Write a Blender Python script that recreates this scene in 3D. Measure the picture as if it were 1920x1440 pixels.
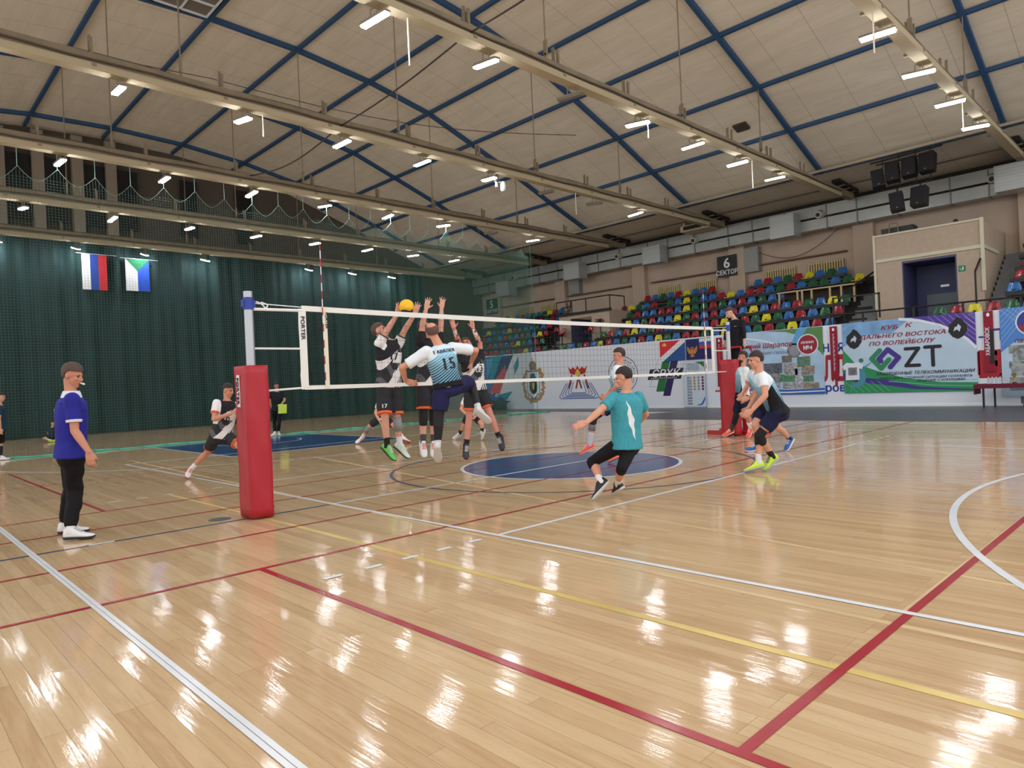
import bpy, bmesh, math, random
from mathutils import Vector, Matrix, noise
from mathutils.bvhtree import BVHTree
C = bpy.context.scene.collection
sc = bpy.context.scene
for o in list(bpy.data.objects): bpy.data.objects.remove(o)
V = Vector
R = random.Random(5)

# ------------------------------------------------------------------ camera, world, exposure
CAM_POS = V((7.6225, -4.1930, 1.3789))
YAW, PITCH, ROLL, FPX = -0.803137, 0.000562, -0.0445548, 1274.01
cy, sy, cp, sp = math.cos(YAW), math.sin(YAW), math.cos(PITCH), math.sin(PITCH)
f_ = V((sy * cp, cy * cp, sp)); r_ = V((cy, -sy, 0)); u_ = r_.cross(f_)
cr, sr = math.cos(ROLL), math.sin(ROLL)
r2 = cr * r_ + sr * u_; u2 = -sr * r_ + cr * u_
cam = bpy.data.cameras.new('camera'); camo = bpy.data.objects.new('camera', cam); C.objects.link(camo)
cam.sensor_fit = 'HORIZONTAL'; cam.sensor_width = 36.0; cam.lens = FPX / 1920 * 36.0
cam.clip_end = 200; cam.clip_start = .05
M = Matrix((( r2.x, u2.x, -f_.x, CAM_POS.x), (r2.y, u2.y, -f_.y, CAM_POS.y), (r2.z, u2.z, -f_.z, CAM_POS.z), (0, 0, 0, 1)))
camo.matrix_world = M
sc.camera = camo
w = bpy.data.worlds.new('world'); sc.world = w; w.use_nodes = True
w.node_tree.nodes['Background'].inputs[0].default_value = (.88, .87, .87, 1)
w.node_tree.nodes['Background'].inputs[1].default_value = .85
sc.view_settings.view_transform = 'Standard'; sc.view_settings.look = 'None'
sc.view_settings.exposure = 0.96; sc.view_settings.gamma = 1; sc.view_settings.use_curve_mapping = False
LAMP_POWER = 60.0
try:
    sc.cycles.use_denoising = True; sc.cycles.max_bounces = 7; sc.cycles.diffuse_bounces = 4; sc.cycles.sample_clamp_indirect = 4
    sc.cycles.caustics_reflective = False; sc.cycles.caustics_refractive = False
except Exception: pass

# ------------------------------------------------------------------ materials
MATS = {}
def srgb(c):
    return tuple(((x / 255) / 12.92 if x / 255 <= .04045 else ((x / 255 + .055) / 1.055) ** 2.4) for x in c)
def mat(name, rgb, rough=.6, metal=0, emit=0, spec=.5, bump=0, bscale=30, var=0, vscale=6, coat=0, lin=False):
    if name in MATS: return MATS[name]
    m = bpy.data.materials.new(name); m.use_nodes = True; MATS[name] = m
    nt = m.node_tree; b = nt.nodes['Principled BSDF']
    c = rgb if lin else srgb(rgb)
    b.inputs['Base Color'].default_value = (*c, 1); b.inputs['Roughness'].default_value = rough
    b.inputs['Metallic'].default_value = metal; b.inputs['Specular IOR Level'].default_value = spec
    if coat: b.inputs['Coat Weight'].default_value = coat; b.inputs['Coat Roughness'].default_value = .08
    if emit:
        b.inputs['Emission Color'].default_value = (*c, 1); b.inputs['Emission Strength'].default_value = emit
    tc = nt.nodes.new('ShaderNodeTexCoord')
    if var:
        n = nt.nodes.new('ShaderNodeTexNoise'); n.inputs['Scale'].default_value = vscale; n.inputs['Detail'].default_value = 4
        nt.links.new(tc.outputs['Object'], n.inputs['Vector'])
        mr = nt.nodes.new('ShaderNodeMapRange'); mr.inputs[1].default_value = .3; mr.inputs[2].default_value = .7
        mr.inputs[3].default_value = 1 - var; mr.inputs[4].default_value = 1 + var
        nt.links.new(n.outputs[0], mr.inputs[0])
        mx = nt.nodes.new('ShaderNodeMix'); mx.data_type = 'RGBA'; mx.blend_type = 'MULTIPLY'; mx.inputs[0].default_value = 1
        mx.inputs[6].default_value = (*c, 1); nt.links.new(mr.outputs[0], mx.inputs[7]); nt.links.new(mx.outputs[2], b.inputs['Base Color'])
    if bump:
        n2 = nt.nodes.new('ShaderNodeTexNoise'); n2.inputs['Scale'].default_value = bscale
        nt.links.new(tc.outputs['Object'], n2.inputs['Vector'])
        bp = nt.nodes.new('ShaderNodeBump'); bp.inputs['Strength'].default_value = bump; bp.inputs['Distance'].default_value = .02
        nt.links.new(n2.outputs[0], bp.inputs['Height']); nt.links.new(bp.outputs[0], b.inputs['Normal'])
    return m
class NT:                                     # small helper for node maths
    def __init__(s, name):
        s.m = bpy.data.materials.new(name); s.m.use_nodes = True; s.t = s.m.node_tree; s.b = s.t.nodes['Principled BSDF']
    def n(s, k, **kw):
        q = s.t.nodes.new(k)
        for a, b in kw.items(): setattr(q, a, b)
        return q
    def plug(s, sock, v):
        if isinstance(v, (int, float)): sock.default_value = v
        elif isinstance(v, tuple): sock.default_value = v if len(v) == 4 or sock.type == 'VECTOR' else (*v, 1)
        else: s.t.links.new(v, sock)
    def f(s, op, *a):
        q = s.n('ShaderNodeMath', operation=op)
        for i, v in enumerate(a): s.plug(q.inputs[i], v)
        return q.outputs[0]
    def mix(s, fac, a, b, mode='MIX'):
        q = s.n('ShaderNodeMix', data_type='RGBA', blend_type=mode); s.plug(q.inputs[0], fac); s.plug(q.inputs[6], a); s.plug(q.inputs[7], b)
        return q.outputs[2]

# ------------------------------------------------------------------ mesh helpers
ORG = {}
def link(o, parent=None):
    C.objects.link(o)
    if parent: o.parent = parent
    return o
def tag(o, label=None, cat=None, group=None, kind=None):
    if label: o['label'] = label
    if cat: o['category'] = cat
    if group: o['group'] = group
    if kind: o['kind'] = kind
    return o
def empty(name, loc, label=None, cat=None, group=None):
    o = bpy.data.objects.new(name, None); o.empty_display_size = .2; o.location = loc; link(o); ORG[o.name] = V(loc)
    return tag(o, label, cat, group)
class MB:
    def __init__(s): s.bm = bmesh.new()
    def face(s, pts, flip=False):
        vs = [s.bm.verts.new(p) for p in pts]
        if flip: vs.reverse()
        return s.bm.faces.new(vs)
    def box(s, c, size, rot=None):
        m = Matrix.Translation(c)
        if rot: m = m @ (rot.to_4x4() if isinstance(rot, Matrix) else Matrix.Rotation(rot, 4, 'Z'))
        m = m @ Matrix.Diagonal((*size, 1))
        bmesh.ops.create_cube(s.bm, size=1, matrix=m); return s
    def bb(s, x0, x1, y0, y1, z0, z1): return s.box(((x0 + x1) / 2, (y0 + y1) / 2, (z0 + z1) / 2), (abs(x1 - x0), abs(y1 - y0), abs(z1 - z0)))
    def rod(s, a, b, r, r2=None, n=8, caps=True):
        a, b = V(a), V(b); d = b - a; L = d.length
        if L < 1e-6: return s
        q = d.to_track_quat('Z', 'Y').to_matrix().to_4x4()
        bmesh.ops.create_cone(s.bm, cap_ends=caps, segments=n, radius1=r, radius2=r if r2 is None else r2, depth=L, matrix=Matrix.Translation((a + b) / 2) @ q); return s
    def tube(s, pts, r, n=6):
        for a, b in zip(pts, pts[1:]): s.rod(a, b, r, n=n)
        return s
    def ball(s, c, r, seg=16, rot=None):
        if isinstance(r, (int, float)): r = (r, r, r)
        m = Matrix.Translation(c)
        if rot: m = m @ rot.to_4x4()
        bmesh.ops.create_uvsphere(s.bm, u_segments=seg, v_segments=max(6, seg * 2 // 3), radius=1, matrix=m @ Matrix.Diagonal((*r, 1))); return s
    def caps(s, a, b, ra, rb, n=14):           # tapered limb with rounded ends
        s.rod(a, b, ra, rb, n); s.ball(a, ra, n); s.ball(b, rb, n); return s
    def loft(s, rings, closed=True):            # rings: lists of points of equal length
        vr = [[s.bm.verts.new(p) for p in r] for r in rings]
        n = len(vr[0])
        for a, b in zip(vr, vr[1:]):
            for i in range(n): s.bm.faces.new((a[i], a[(i + 1) % n], b[(i + 1) % n], b[i]))
        if closed: s.bm.faces.new(list(reversed(vr[0]))); s.bm.faces.new(vr[-1])
        return s
    def prism(s, pts, d):                       # flat outline pushed along vector d
        d = V(d); a = [s.bm.verts.new(p) for p in pts]; b = [s.bm.verts.new(V(p) + d) for p in pts]
        n = len(a); s.bm.faces.new(list(reversed(a))); s.bm.faces.new(b)
        for i in range(n): s.bm.faces.new((a[i], a[(i + 1) % n], b[(i + 1) % n], b[i]))
        return s
    def build(s, name, m, parent=None, smooth=False, label=None, cat=None, group=None, kind=None, bevel=0, fix=True):
        if fix: bmesh.ops.recalc_face_normals(s.bm, faces=s.bm.faces)
        me = bpy.data.meshes.new(name)
        if parent is not None: org = ORG[parent.name]
        else:
            vs = [v.co for v in s.bm.verts]
            org = V(((min(v.x for v in vs) + max(v.x for v in vs)) / 2, (min(v.y for v in vs) + max(v.y for v in vs)) / 2, min(v.z for v in vs)))
        bmesh.ops.translate(s.bm, verts=s.bm.verts, vec=-org)
        if smooth:
            for f in s.bm.faces: f.smooth = True
        s.bm.to_mesh(me); s.bm.free()
        for mm in (m if isinstance(m, (list, tuple)) else [m]): me.materials.append(mm)
        o = bpy.data.objects.new(name, me); link(o, parent); ORG[o.name] = org
        if parent is None: o.location = org
        if bevel:
            b = o.modifiers.new('bevel', 'BEVEL'); b.width = bevel; b.segments = 2; b.limit_method = 'ANGLE'
        return tag(o, label, cat, group, kind)
def copy_tree(o, parent=None):
    c = o.copy(); C.objects.link(c); c.parent = parent
    for ch in list(o.children): copy_tree(ch, c)
    return c
_tc = {}
def glyphs(txt, bold=0, shear=0, align='CENTER', space=1.0):
    k = (txt, bold, shear, align, space)
    if k not in _tc:
        cu = bpy.data.curves.new('t', 'FONT'); cu.body = txt; cu.size = 1; cu.offset = bold; cu.shear = shear; cu.align_x = align; cu.space_character = space
        cu.resolution_u = 3; ob = bpy.data.objects.new('t', cu); C.objects.link(ob)
        bpy.context.view_layer.update()
        dg = bpy.context.evaluated_depsgraph_get(); me = bpy.data.meshes.new_from_object(ob.evaluated_get(dg))
        _tc[k] = ([v.co.copy() for v in me.vertices], [tuple(p.vertices) for p in me.polygons])
        bpy.data.objects.remove(ob)
    return _tc[k]
def text_into(mb, txt, pos, size, right, up, bold=.02, shear=0, align='CENTER', wscale=1, space=1.0):
    vs, fs = glyphs(txt, 0, shear, align, space + bold)
    right, up, pos = V(right), V(up), V(pos); nrm = right.cross(up)
    for k, (dx, dy) in enumerate(((0, 0),) if bold < .01 else ((-bold, 0), (bold, 0), (0, bold * .7), (0, -bold * .7))):
        bv = [mb.bm.verts.new(pos + right * ((v.x + dx) * size * wscale) + up * ((v.y + dy) * size) + nrm * (.0016 * k)) for v in vs]
        for f in fs:
            try: mb.bm.faces.new([bv[i] for i in f])
            except ValueError: pass
    return mb
# ------------------------------------------------------------------ shared materials
white = mat('white_paint', (225, 228, 230), .35)
cloth_white = mat('white_cloth', (222, 228, 240), .7, bump=.15, bscale=3)
black = mat('black_metal', (18, 18, 20), .5)
darkgrey = mat('dark_grey', (52, 54, 58), .6)
navy = mat('navy_print', (34, 40, 110), .6)
redp = mat('red_print', (168, 30, 48), .6)
cream = mat('cream_paint', (205, 190, 160), .6, var=.05, vscale=2)
greysteel = mat('grey_steel', (134, 122, 102), .7, var=.12, vscale=3, spec=.3)
silver = mat('duct_metal', (165, 168, 165), .42, metal=.55, var=.08, vscale=2)
beige = mat('beige_wall', (190, 170, 152), .8, var=.06, vscale=1.2)
bluesteel = mat('blue_steel', (40, 76, 116), .6)

# ------------------------------------------------------------------ floor
def floor_material():
    t = NT('maple_floor'); b = t.b
    tc = t.n('ShaderNodeTexCoord'); mp = t.n('ShaderNodeMapping'); t.t.links.new(tc.outputs['Object'], mp.inputs[0])
    br = t.n('ShaderNodeTexBrick'); br.offset = .37; br.offset_frequency = 3; br.inputs['Scale'].default_value = 1
    br.inputs['Brick Width'].default_value = 2.1; br.inputs['Row Height'].default_value = .09; br.inputs['Mortar Size'].default_value = .0012
    br.inputs['Mortar Smooth'].default_value = .2; br.inputs['Bias'].default_value = 0
    br.inputs['Color1'].default_value = (0, 0, 0, 1); br.inputs['Color2'].default_value = (1, 1, 1, 1); br.inputs['Mortar'].default_value = (.5, .5, .5, 1)
    t.t.links.new(mp.outputs[0], br.inputs['Vector'])
    g = t.n('ShaderNodeMapping'); g.inputs['Scale'].default_value = (1.2, 14, 1); t.t.links.new(tc.outputs['Object'], g.inputs[0])
    nz = t.n('ShaderNodeTexNoise'); nz.inputs['Scale'].default_value = 2.2; nz.inputs['Detail'].default_value = 6; nz.inputs['Distortion'].default_value = .8
    t.t.links.new(g.outputs[0], nz.inputs['Vector'])
    nl = t.n('ShaderNodeTexNoise'); nl.inputs['Scale'].default_value = .35; t.t.links.new(tc.outputs['Object'], nl.inputs['Vector'])
    ramp = t.n('ShaderNodeValToRGB'); e = ramp.color_ramp.elements
    e[0].position = .0; e[0].color = (*srgb((174, 140, 102)), 1); e[1].position = 1; e[1].color = (*srgb((210, 184, 146)), 1)
    x = ramp.color_ramp.elements.new(.5); x.color = (*srgb((198, 168, 130)), 1)
    v = t.f('ADD', t.f('ADD', -.08, t.f('MULTIPLY', br.outputs['Color'], .42)), t.f('MULTIPLY', nz.outputs[0], .8))
    v = t.f('ADD', v, t.f('MULTIPLY', t.f('SUBTRACT', nl.outputs[0], .5), .5))
    t.t.links.new(v, ramp.inputs[0])
    sp2 = t.n('ShaderNodeTexNoise'); sp2.inputs['Scale'].default_value = 9; sp2.inputs['Detail'].default_value = 5
    t.t.links.new(g.outputs[0], sp2.inputs['Vector'])
    flame = t.f('MULTIPLY', t.f('GREATER_THAN', sp2.outputs[0], .62), .16)
    col = t.mix(flame, ramp.outputs[0], (.35, .22, .12, 1))
    mort = t.mix(t.f('MULTIPLY', br.outputs['Fac'], .65), col, (.16, .10, .05, 1))
    t.plug(b.inputs['Base Color'], mort); b.inputs['Coat Weight'].default_value = 0
    t.plug(b.inputs['Roughness'], t.f('ADD', .05, t.f('MULTIPLY', nz.outputs[0], .07)))
    b.inputs['Specular IOR Level'].default_value = .25
    geo = t.n('ShaderNodeNewGeometry'); wn = t.n('ShaderNodeTexWhiteNoise', noise_dimensions='1D'); t.plug(wn.inputs['W'], br.outputs['Color'])
    off = t.n('ShaderNodeVectorMath', operation='SUBTRACT'); t.plug(off.inputs[0], wn.outputs['Color']); off.inputs[1].default_value = (.5, .5, .5)
    sc_ = t.n('ShaderNodeVectorMath', operation='MULTIPLY'); t.plug(sc_.inputs[0], off.outputs[0]); sc_.inputs[1].default_value = (.014, .03, 0)
    ad = t.n('ShaderNodeVectorMath', operation='ADD'); t.plug(ad.inputs[0], geo.outputs['Normal']); t.plug(ad.inputs[1], sc_.outputs[0])
    nm = t.n('ShaderNodeVectorMath', operation='NORMALIZE'); t.plug(nm.inputs[0], ad.outputs[0])
    bp = t.n('ShaderNodeBump'); bp.inputs['Strength'].default_value = .05; bp.inputs['Distance'].default_value = .01
    t.plug(bp.inputs['Height'], nz.outputs[0]); t.plug(bp.inputs['Normal'], nm.outputs[0])
    t.t.links.new(bp.outputs[0], b.inputs['Normal'])
    return t.m
fm = MB(); fm.bb(-28.2, 17, -14, 22.3, -.1, 0)
floor = fm.build('floor', floor_material(), kind='structure'); floor.location = (0, 0, -.1); ORG[floor.name] = V((0, 0, -.1))
for v in floor.data.vertices: v.co += V((-5.6, 4.15, 0))
def paint(name, rgb, rough=.22): return mat(name, rgb, rough, spec=.5, var=.05, vscale=3)
_sk = [0]
def strip(mb, a, b, w, z):
    _sk[0] += 1; z += .00009 * (_sk[0] % 7)
    a, b = V(a).to_3d(), V(b).to_3d(); d = (b - a).normalized(); n = V((-d.y, d.x, 0)) * w / 2
    mb.prism([V((p.x, p.y, z - .0009)) for p in (a - n, b - n, b + n, a + n)], (0, 0, .0009))
def arc(mb, c, r, w, z, a0=0, a1=360, n=72):
    for i in range(n):
        t0, t1 = math.radians(a0 + (a1 - a0) * i / n), math.radians(a0 + (a1 - a0) * (i + 1) / n)
        q = [V((c[0] + rr * math.cos(t), c[1] + rr * math.sin(t), z - .0005)) for rr, t in ((r - w / 2, t0), (r + w / 2, t0), (r + w / 2, t1), (r - w / 2, t1))]
        mb.prism(q, (0, 0, .0005))
mb = MB(); n = 96
mb.prism([V((1.8 * math.cos(2 * math.pi * i / n), 4.44 + 1.8 * math.sin(2 * math.pi * i / n), .0002)) for i in range(n)], (0, 0, .0008))
mb.prism([V(p) for p in ((-14, 1.99, .0002), (-8.2, 1.99, .0002), (-8.2, 6.89, .0002), (-14, 6.89, .0002))], (0, 0, .0008))
mb.build('blue_court_paint', paint('blue_floor_paint', (38, 70, 122), .16), floor)
mb = MB()
arc(mb, (0, 4.44), 2.98, .05, .0021)
strip(mb, (0, -6), (0, -.05), .05, .0021); strip(mb, (0, 9), (0, 15), .05, .0021)
mb.build('dark_blue_court_lines', paint('blue_line_paint', (44, 58, 92)), floor)
mb = MB()
for x in (-2.2, -.9, .92): strip(mb, (x, -6), (x, 15), .04, .0031)
strip(mb, (2.3, -6), (2.3, 15), .045, .0031)
strip(mb, (2.3, -1.92), (10, -1.92), .05, .0031); strip(mb, (6.38, -1.92), (6.5, 15), .05, .0031)
strip(mb, (-9.6, -2), (-2.2, -1.98), .045, .0031); strip(mb, (-6.4, -6), (-6.4, 15), .03, .0031)
mb.build('red_court_lines', paint('red_line_paint', (160, 30, 46)), floor)
mb = MB()
strip(mb, (-3, -.97), (.9, -.93), .05, .0015); strip(mb, (.9, -.93), (10, -.98), .06, .0015)
mb.build('yellow_court_lines', mat('yellow_line_paint', (208, 182, 104), .3, var=.14, vscale=1.5), floor); mb = MB(); strip(mb, (-10, .35), (7, -.25), .05, .0015)
strip(mb, (-6, 2.9), (9, .55), .05, .0012); strip(mb, (6.36, .0), (6.46, 8), .03, .0012)
mb.build('worn_yellow_lines', mat('worn_yellow_paint', (204, 176, 130), .3, var=.08, vscale=2), floor)
mb = MB(); W = .05
strip(mb, (-9, 0), (16, 0), W, .0042); strip(mb, (-9, 9), (9, 9), W, .0042)
for x in (-9, -3, 0, 3, 9): strip(mb, (x, 0), (x, 9), W, .0042)
for x in (-3, 3):
    for i in range(5):
        strip(mb, (x, -.2 - .35 * i - .15), (x, -.2 - .35 * i), W, .0042); strip(mb, (x, 9.2 + .35 * i), (x, 9.35 + .35 * i), W, .0042)
strip(mb, (-14, -3.085), (16, -3.085), .027, .0042); strip(mb, (-14, -3.055), (16, -3.055), .027, .0042); strip(mb, (-14, 11.94), (14, 11.94), .05, .0042)
strip(mb, (-14, -3.06), (-14, 11.94), .05, .0042)
strip(mb, (-14, 1.99), (-8.2, 1.99), .05, .0042); strip(mb, (-14, 6.89), (-8.2, 6.89), .05, .0042); strip(mb, (-8.2, 1.99), (-8.2, 6.89), .05, .0042)
arc(mb, (0, 4.44), 1.82, .06, .0035, n=96)
arc(mb, (12.43, 4.44), 6.68, .06, .0035, 95, 265, 80); arc(mb, (-12.43, 4.44), 6.75, .05, .0035, -85, 85, 80)
arc(mb, (-12.43, 4.44), 1.25, .05, .0035, -90, 90, 30)
strip(mb, (0, -3.7), (0, -3.45), .05, .0046); strip(mb, (0, -2.62), (0, -2.4), .05, .0046)
mb.build('white_court_lines', paint('white_line_paint', (222, 226, 232)), floor)
MAT_FLOOR = mat('grey_mat_floor', (74, 76, 82), .38, var=.08)
mb = MB()
mb.prism([V(p) for p in ((-20.5, 19.9, .003), (-7.1, 19.3, .003), (-8.2, 17.2, .003), (-6.5, 15, .003), (16, 15, .003), (16, 21.98, .003), (-20.5, 21.98, .003))], (0, 0, .004))
mb.build('grey_runner', MAT_FLOOR, floor)
mb = MB(); mb.rod((-.25, -1.28, 0), (-.25, -1.28, .004), .12, n=24); mb.build('socket_cover', mat('steel_cover', (90, 92, 95), .35, metal=.6), floor)

# ------------------------------------------------------------------ roof: vault, arches, purlins
PR = [(4.44, 13.75), (7.45, 13.65), (10.4, 13.33), (13.2, 12.8), (15.5, 12.02), (18.1, 11.12), (20.45, 10.2), (23.2, 9.2), (27.9, 8.95)]
def vz(y):
    d = 4.44 + abs(y - 4.44)
    for (a, za), (b, zb) in zip(PR, PR[1:]):
        if a <= d <= b: return za + (zb - za) * (d - a) / (b - a)
    return PR[-1][1]
YS = [8.88 - a for a, b in PR[::-1]][:-1] + [a for a, b in PR]
BX = [3.06 - 5.9 * k for k in range(-1, 6)]
def ceiling_material():
    t = NT('ceiling_panels'); tc = t.n('ShaderNodeTexCoord'); sx = t.n('ShaderNodeSeparateXYZ'); t.t.links.new(tc.outputs['Object'], sx.inputs[0])
    X, Y = sx.outputs[0], sx.outputs[1]
    fr = t.f('FRACT', t.f('DIVIDE', t.f('ADD', X, 60.0), 1.475)); seam = t.f('LESS_THAN', t.f('ABSOLUTE', t.f('SUBTRACT', fr, .5)), .007)
    fy = t.f('FRACT', t.f('DIVIDE', t.f('ADD', Y, 60.0), .49)); seam2 = t.f('MULTIPLY', t.f('LESS_THAN', fy, .035), .35)
    mp = t.n('ShaderNodeMapping'); mp.inputs['Scale'].default_value = (.5, 2.1, 1); t.t.links.new(tc.outputs['Object'], mp.inputs[0])
    nz = t.n('ShaderNodeTexNoise'); nz.inputs['Scale'].default_value = 1.4; nz.inputs['Detail'].default_value = 5; t.t.links.new(mp.outputs[0], nz.inputs['Vector'])
    c = t.mix(nz.outputs[0], (*srgb((204, 195, 178)), 1), (*srgb((232, 224, 208)), 1))
    c = t.mix(t.f('MULTIPLY', t.f('MAXIMUM', seam, seam2), .45), c, (.16, .12, .09, 1))
    t.plug(t.b.inputs['Base Color'], c); t.b.inputs['Roughness'].default_value = .85
    bp = t.n('ShaderNodeBump'); bp.inputs['Strength'].default_value = .4; bp.inputs['Distance'].default_value = .05; t.plug(bp.inputs['Height'], nz.outputs[0]); t.plug(t.b.inputs['Normal'], bp.outputs[0])
    return t.m
mb = MB()
for y0, y1 in zip(YS, YS[1:]):
    if y0 < -14: continue
    mb.loft([[V((x, y0, vz(y0))), V((x, y1, vz(y1))), V((x, y1, vz(y1) + .15)), V((x, y0, vz(y0) + .15))] for x in (-28.6, 10.5)])
o = mb.build('ceiling', ceiling_material(), kind='structure')
mb = MB(); g = V((-15.2, 2.2, 0))
for i in range(5): mb.bb(-14.3 + .75 * i, -14.3 + .75 * i + .04, 1.8, 4.2, 13.44, 13.52)
for j in range(4): mb.bb(-14.3, -11.26, 1.8 + .79 * j, 1.84 + .79 * j, 13.44, 13.52)
h = empty('roof_hatch', (-12.8, 3, 13.4), 'grey gridded panel let into the ceiling at the top left edge', 'hatch')
mb.build('grid', white, h); mb = MB(); mb.bb(-14.3, -11.26, 1.8, 4.2, 13.5, 13.55); mb.build('panel', mat('hatch_panel', (110, 104, 96), .7), h)
ord_ = ['right of the picture, nearest the camera', 'second from the right', 'third from the right', 'fourth from the right', 'fifth from the right', 'sixth from the right', 'last one, above the green curtain']
for k, x in enumerate(BX):
    mb = MB(); ys = [y for y in YS if -12 < y < 24]
    for y0, y1 in zip(ys, ys[1:]):
        mb.loft([[V((x - .07, y, vz(y) - .16)), V((x + .07, y, vz(y) - .16)), V((x + .07, y, vz(y) + .02)), V((x - .07, y, vz(y) + .02))] for y in (y0, y1)])
    mb.build('roof_arch', bluesteel, label='blue steel roof arch across the hall, ' + ord_[k], cat='roof arch', group='blue roof arches')
for i, y in enumerate([q for q in YS if -8 < q < 24]):
    mb = MB(); mb.bb(-28, 10.4, y - .06, y + .06, vz(y) - .13, vz(y) - .01)
    mb.build('purlin', bluesteel, label='blue purlin running along the hall ceiling, %s' % (('line %s from the seating side' % ['first', 'second', 'third', 'fourth', 'fifth', 'sixth', 'seventh', 'eighth', 'ninth', 'tenth', 'eleventh', 'twelfth'][11 - i]) if i > 0 else 'nearest the camera side'), cat='purlin', group='blue purlins')
def tie_beam(k, x):
    e = empty('tie_beam', (x, 6, 8.35), 'cream and grey tie beam under a roof arch, ' + ord_[k], 'beam', 'tie beams that carry the lamps')
    y0, y1 = -12, 24.6
    mb = MB(); mb.bb(x - .02, x + .24, y0, y1, 8.36, 8.50); mb.bb(x - .0, x + .2, y0, y1, 8.50, 8.53); mb.build('lamp_trunking', mat('trunking_cream', (172, 160, 134), .85, spec=.2), e)
    y1 = 26.3; mb = MB(); mb.bb(x - .14, x + .1, y0, y1, 8.54, 8.58); mb.bb(x - .14, x - .1, y0, y1, 8.58, 8.74); mb.bb(x + .06, x + .1, y0, y1, 8.58, 8.74); mb.bb(x - .14, x + .1, y0, y1, 8.74, 8.78)
    mb.build('steel_channel', greysteel, e)
    mb = MB(); mb.tube([V((x + .16, y, 8.62 + .02 * math.sin(y * 2.1))) for y in [y0 + .8 * i for i in range(int((y1 - y0) / .8))]], .022, 5)
    mb.tube([V((x + .02, y, 8.81 + .015 * math.sin(y * 1.7 + 1))) for y in [y0 + .9 * i for i in range(int((y1 - y0) / .9))]], .018, 5); mb.build('cables', mat('cable_grey', (84, 74, 62), .7), e)
    y = -8.6
    while y < 23:
        mb = MB(); mb.bb(x - .12, x - .06, y, y + .05, 8.5, 9.22); mb.bb(x + .02, x + .08, y + .0, y + .05, 8.5, 9.12); mb.bb(x - .16, x + .26, y - .02, y + .07, 8.44, 8.5)
        mb.build('bracket', greysteel, e); y += 2.73
    for yy in [q for q in YS if -5 < q < 22][::2]:
        mb = MB(); mb.rod((x, yy, 9.2), (x, yy, vz(yy) - .15), .018, n=6); mb.bb(x - .05, x + .05, yy - .02, yy + .02, 8.9, 9.25); mb.bb(x - .02, x + .02, yy - .02, yy + .02, 8.75, 8.95)
        mb.build('hanger_rod', greysteel, e)
    return e
for k, x in enumerate(BX): tie_beam(k, x)

mb = MB(); mb.box((-4.25, 19.6, vz(19.6) - .05), (.5, .4, .08), Matrix.Rotation(-.34, 3, 'X')); mb.build('ceiling_vent', mat('vent_dark', (66, 58, 50), .7), label='small dark square vent on the ceiling between two blue purlins', cat='vent')
# ------------------------------------------------------------------ lamps
glow = bpy.data.materials.new('lamp_glow'); glow.use_nodes = True
_n = glow.node_tree; _n.nodes.remove(_n.nodes['Principled BSDF']); _e = _n.nodes.new('ShaderNodeEmission'); _e.inputs[0].default_value = (.93, .97, 1, 1); _e.inputs[1].default_value = LAMP_POWER
_n.links.new(_e.outputs[0], _n.nodes['Material Output'].inputs[0])
offglass = mat('lamp_off', (120, 112, 100), .3)
def lamp_proto(lit):
    e = empty('ceiling_lamp', (0, 0, 0))
    mb = MB(); mb.bb(-.34, .34, -.075, .075, .015, .06)
    for i in range(9): mb.bb(-.3 + .07 * i, -.29 + .07 * i, -.06, .06, .06, .085)
    mb.build('housing', mat('lamp_housing', (120, 112, 100), .5), e)
    mb = MB(); mb.bb(-.32, .32, -.062, .062, -.022, .014); mb.build('diffuser', glow if lit else offglass, e)
    mb = MB(); mb.tube([V((-.08, 0, .06)), V((-.08, 0, .22)), V((.08, 0, .22)), V((.08, 0, .06))], .012, 5); mb.build('bracket', greysteel, e)
    return e
LIT, OFF = lamp_proto(True), lamp_proto(False)
dead = {(1, 8.1), (2, 13.7), (2, 16.4), (3, 16.4), (4, 21.8)}
used = [False, False]
num = ['first', 'second', 'third', 'fourth', 'fifth', 'sixth', 'seventh', 'eighth', 'ninth', 'tenth']
bname = ['beam nearest the camera', 'second beam', 'third beam', 'fourth beam', 'fifth beam', 'sixth beam', 'beam by the curtain']
for kk in range(7):
    k = kk - 1
    rows_ = [-5.3, -2.6, .12, 2.84, 5.56, 8.26, 10.97, 13.72, 16.4, 19.08]
    for i, y in enumerate(rows_):
        if k == 5 and (abs(y - 10.97) < .1 or y < -3): continue
        if k == 0 and 5 < y < 6: pass
        off = any(a == k and abs(b - y) < .3 for a, b in dead)
        src = OFF if off else LIT
        c = src if not used[off] else copy_tree(src)
        used[off] = True
        c.location = (BX[kk], y, 8.14); c.rotation_euler = (R.uniform(-.12, .12), R.uniform(-.1, .1), R.uniform(-.15, .15) + .1)
        if k == 5: c.rotation_euler.y = .28; c.location.z = 8.1
        tag(c, ('unlit' if off else 'lit white') + ' bar lamp under the %s, %s from the seating side' % (bname[kk], num[9 - i]), 'lamp', 'bar lamps under the tie beams')
mb = MB(); x = BX[0]

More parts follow.
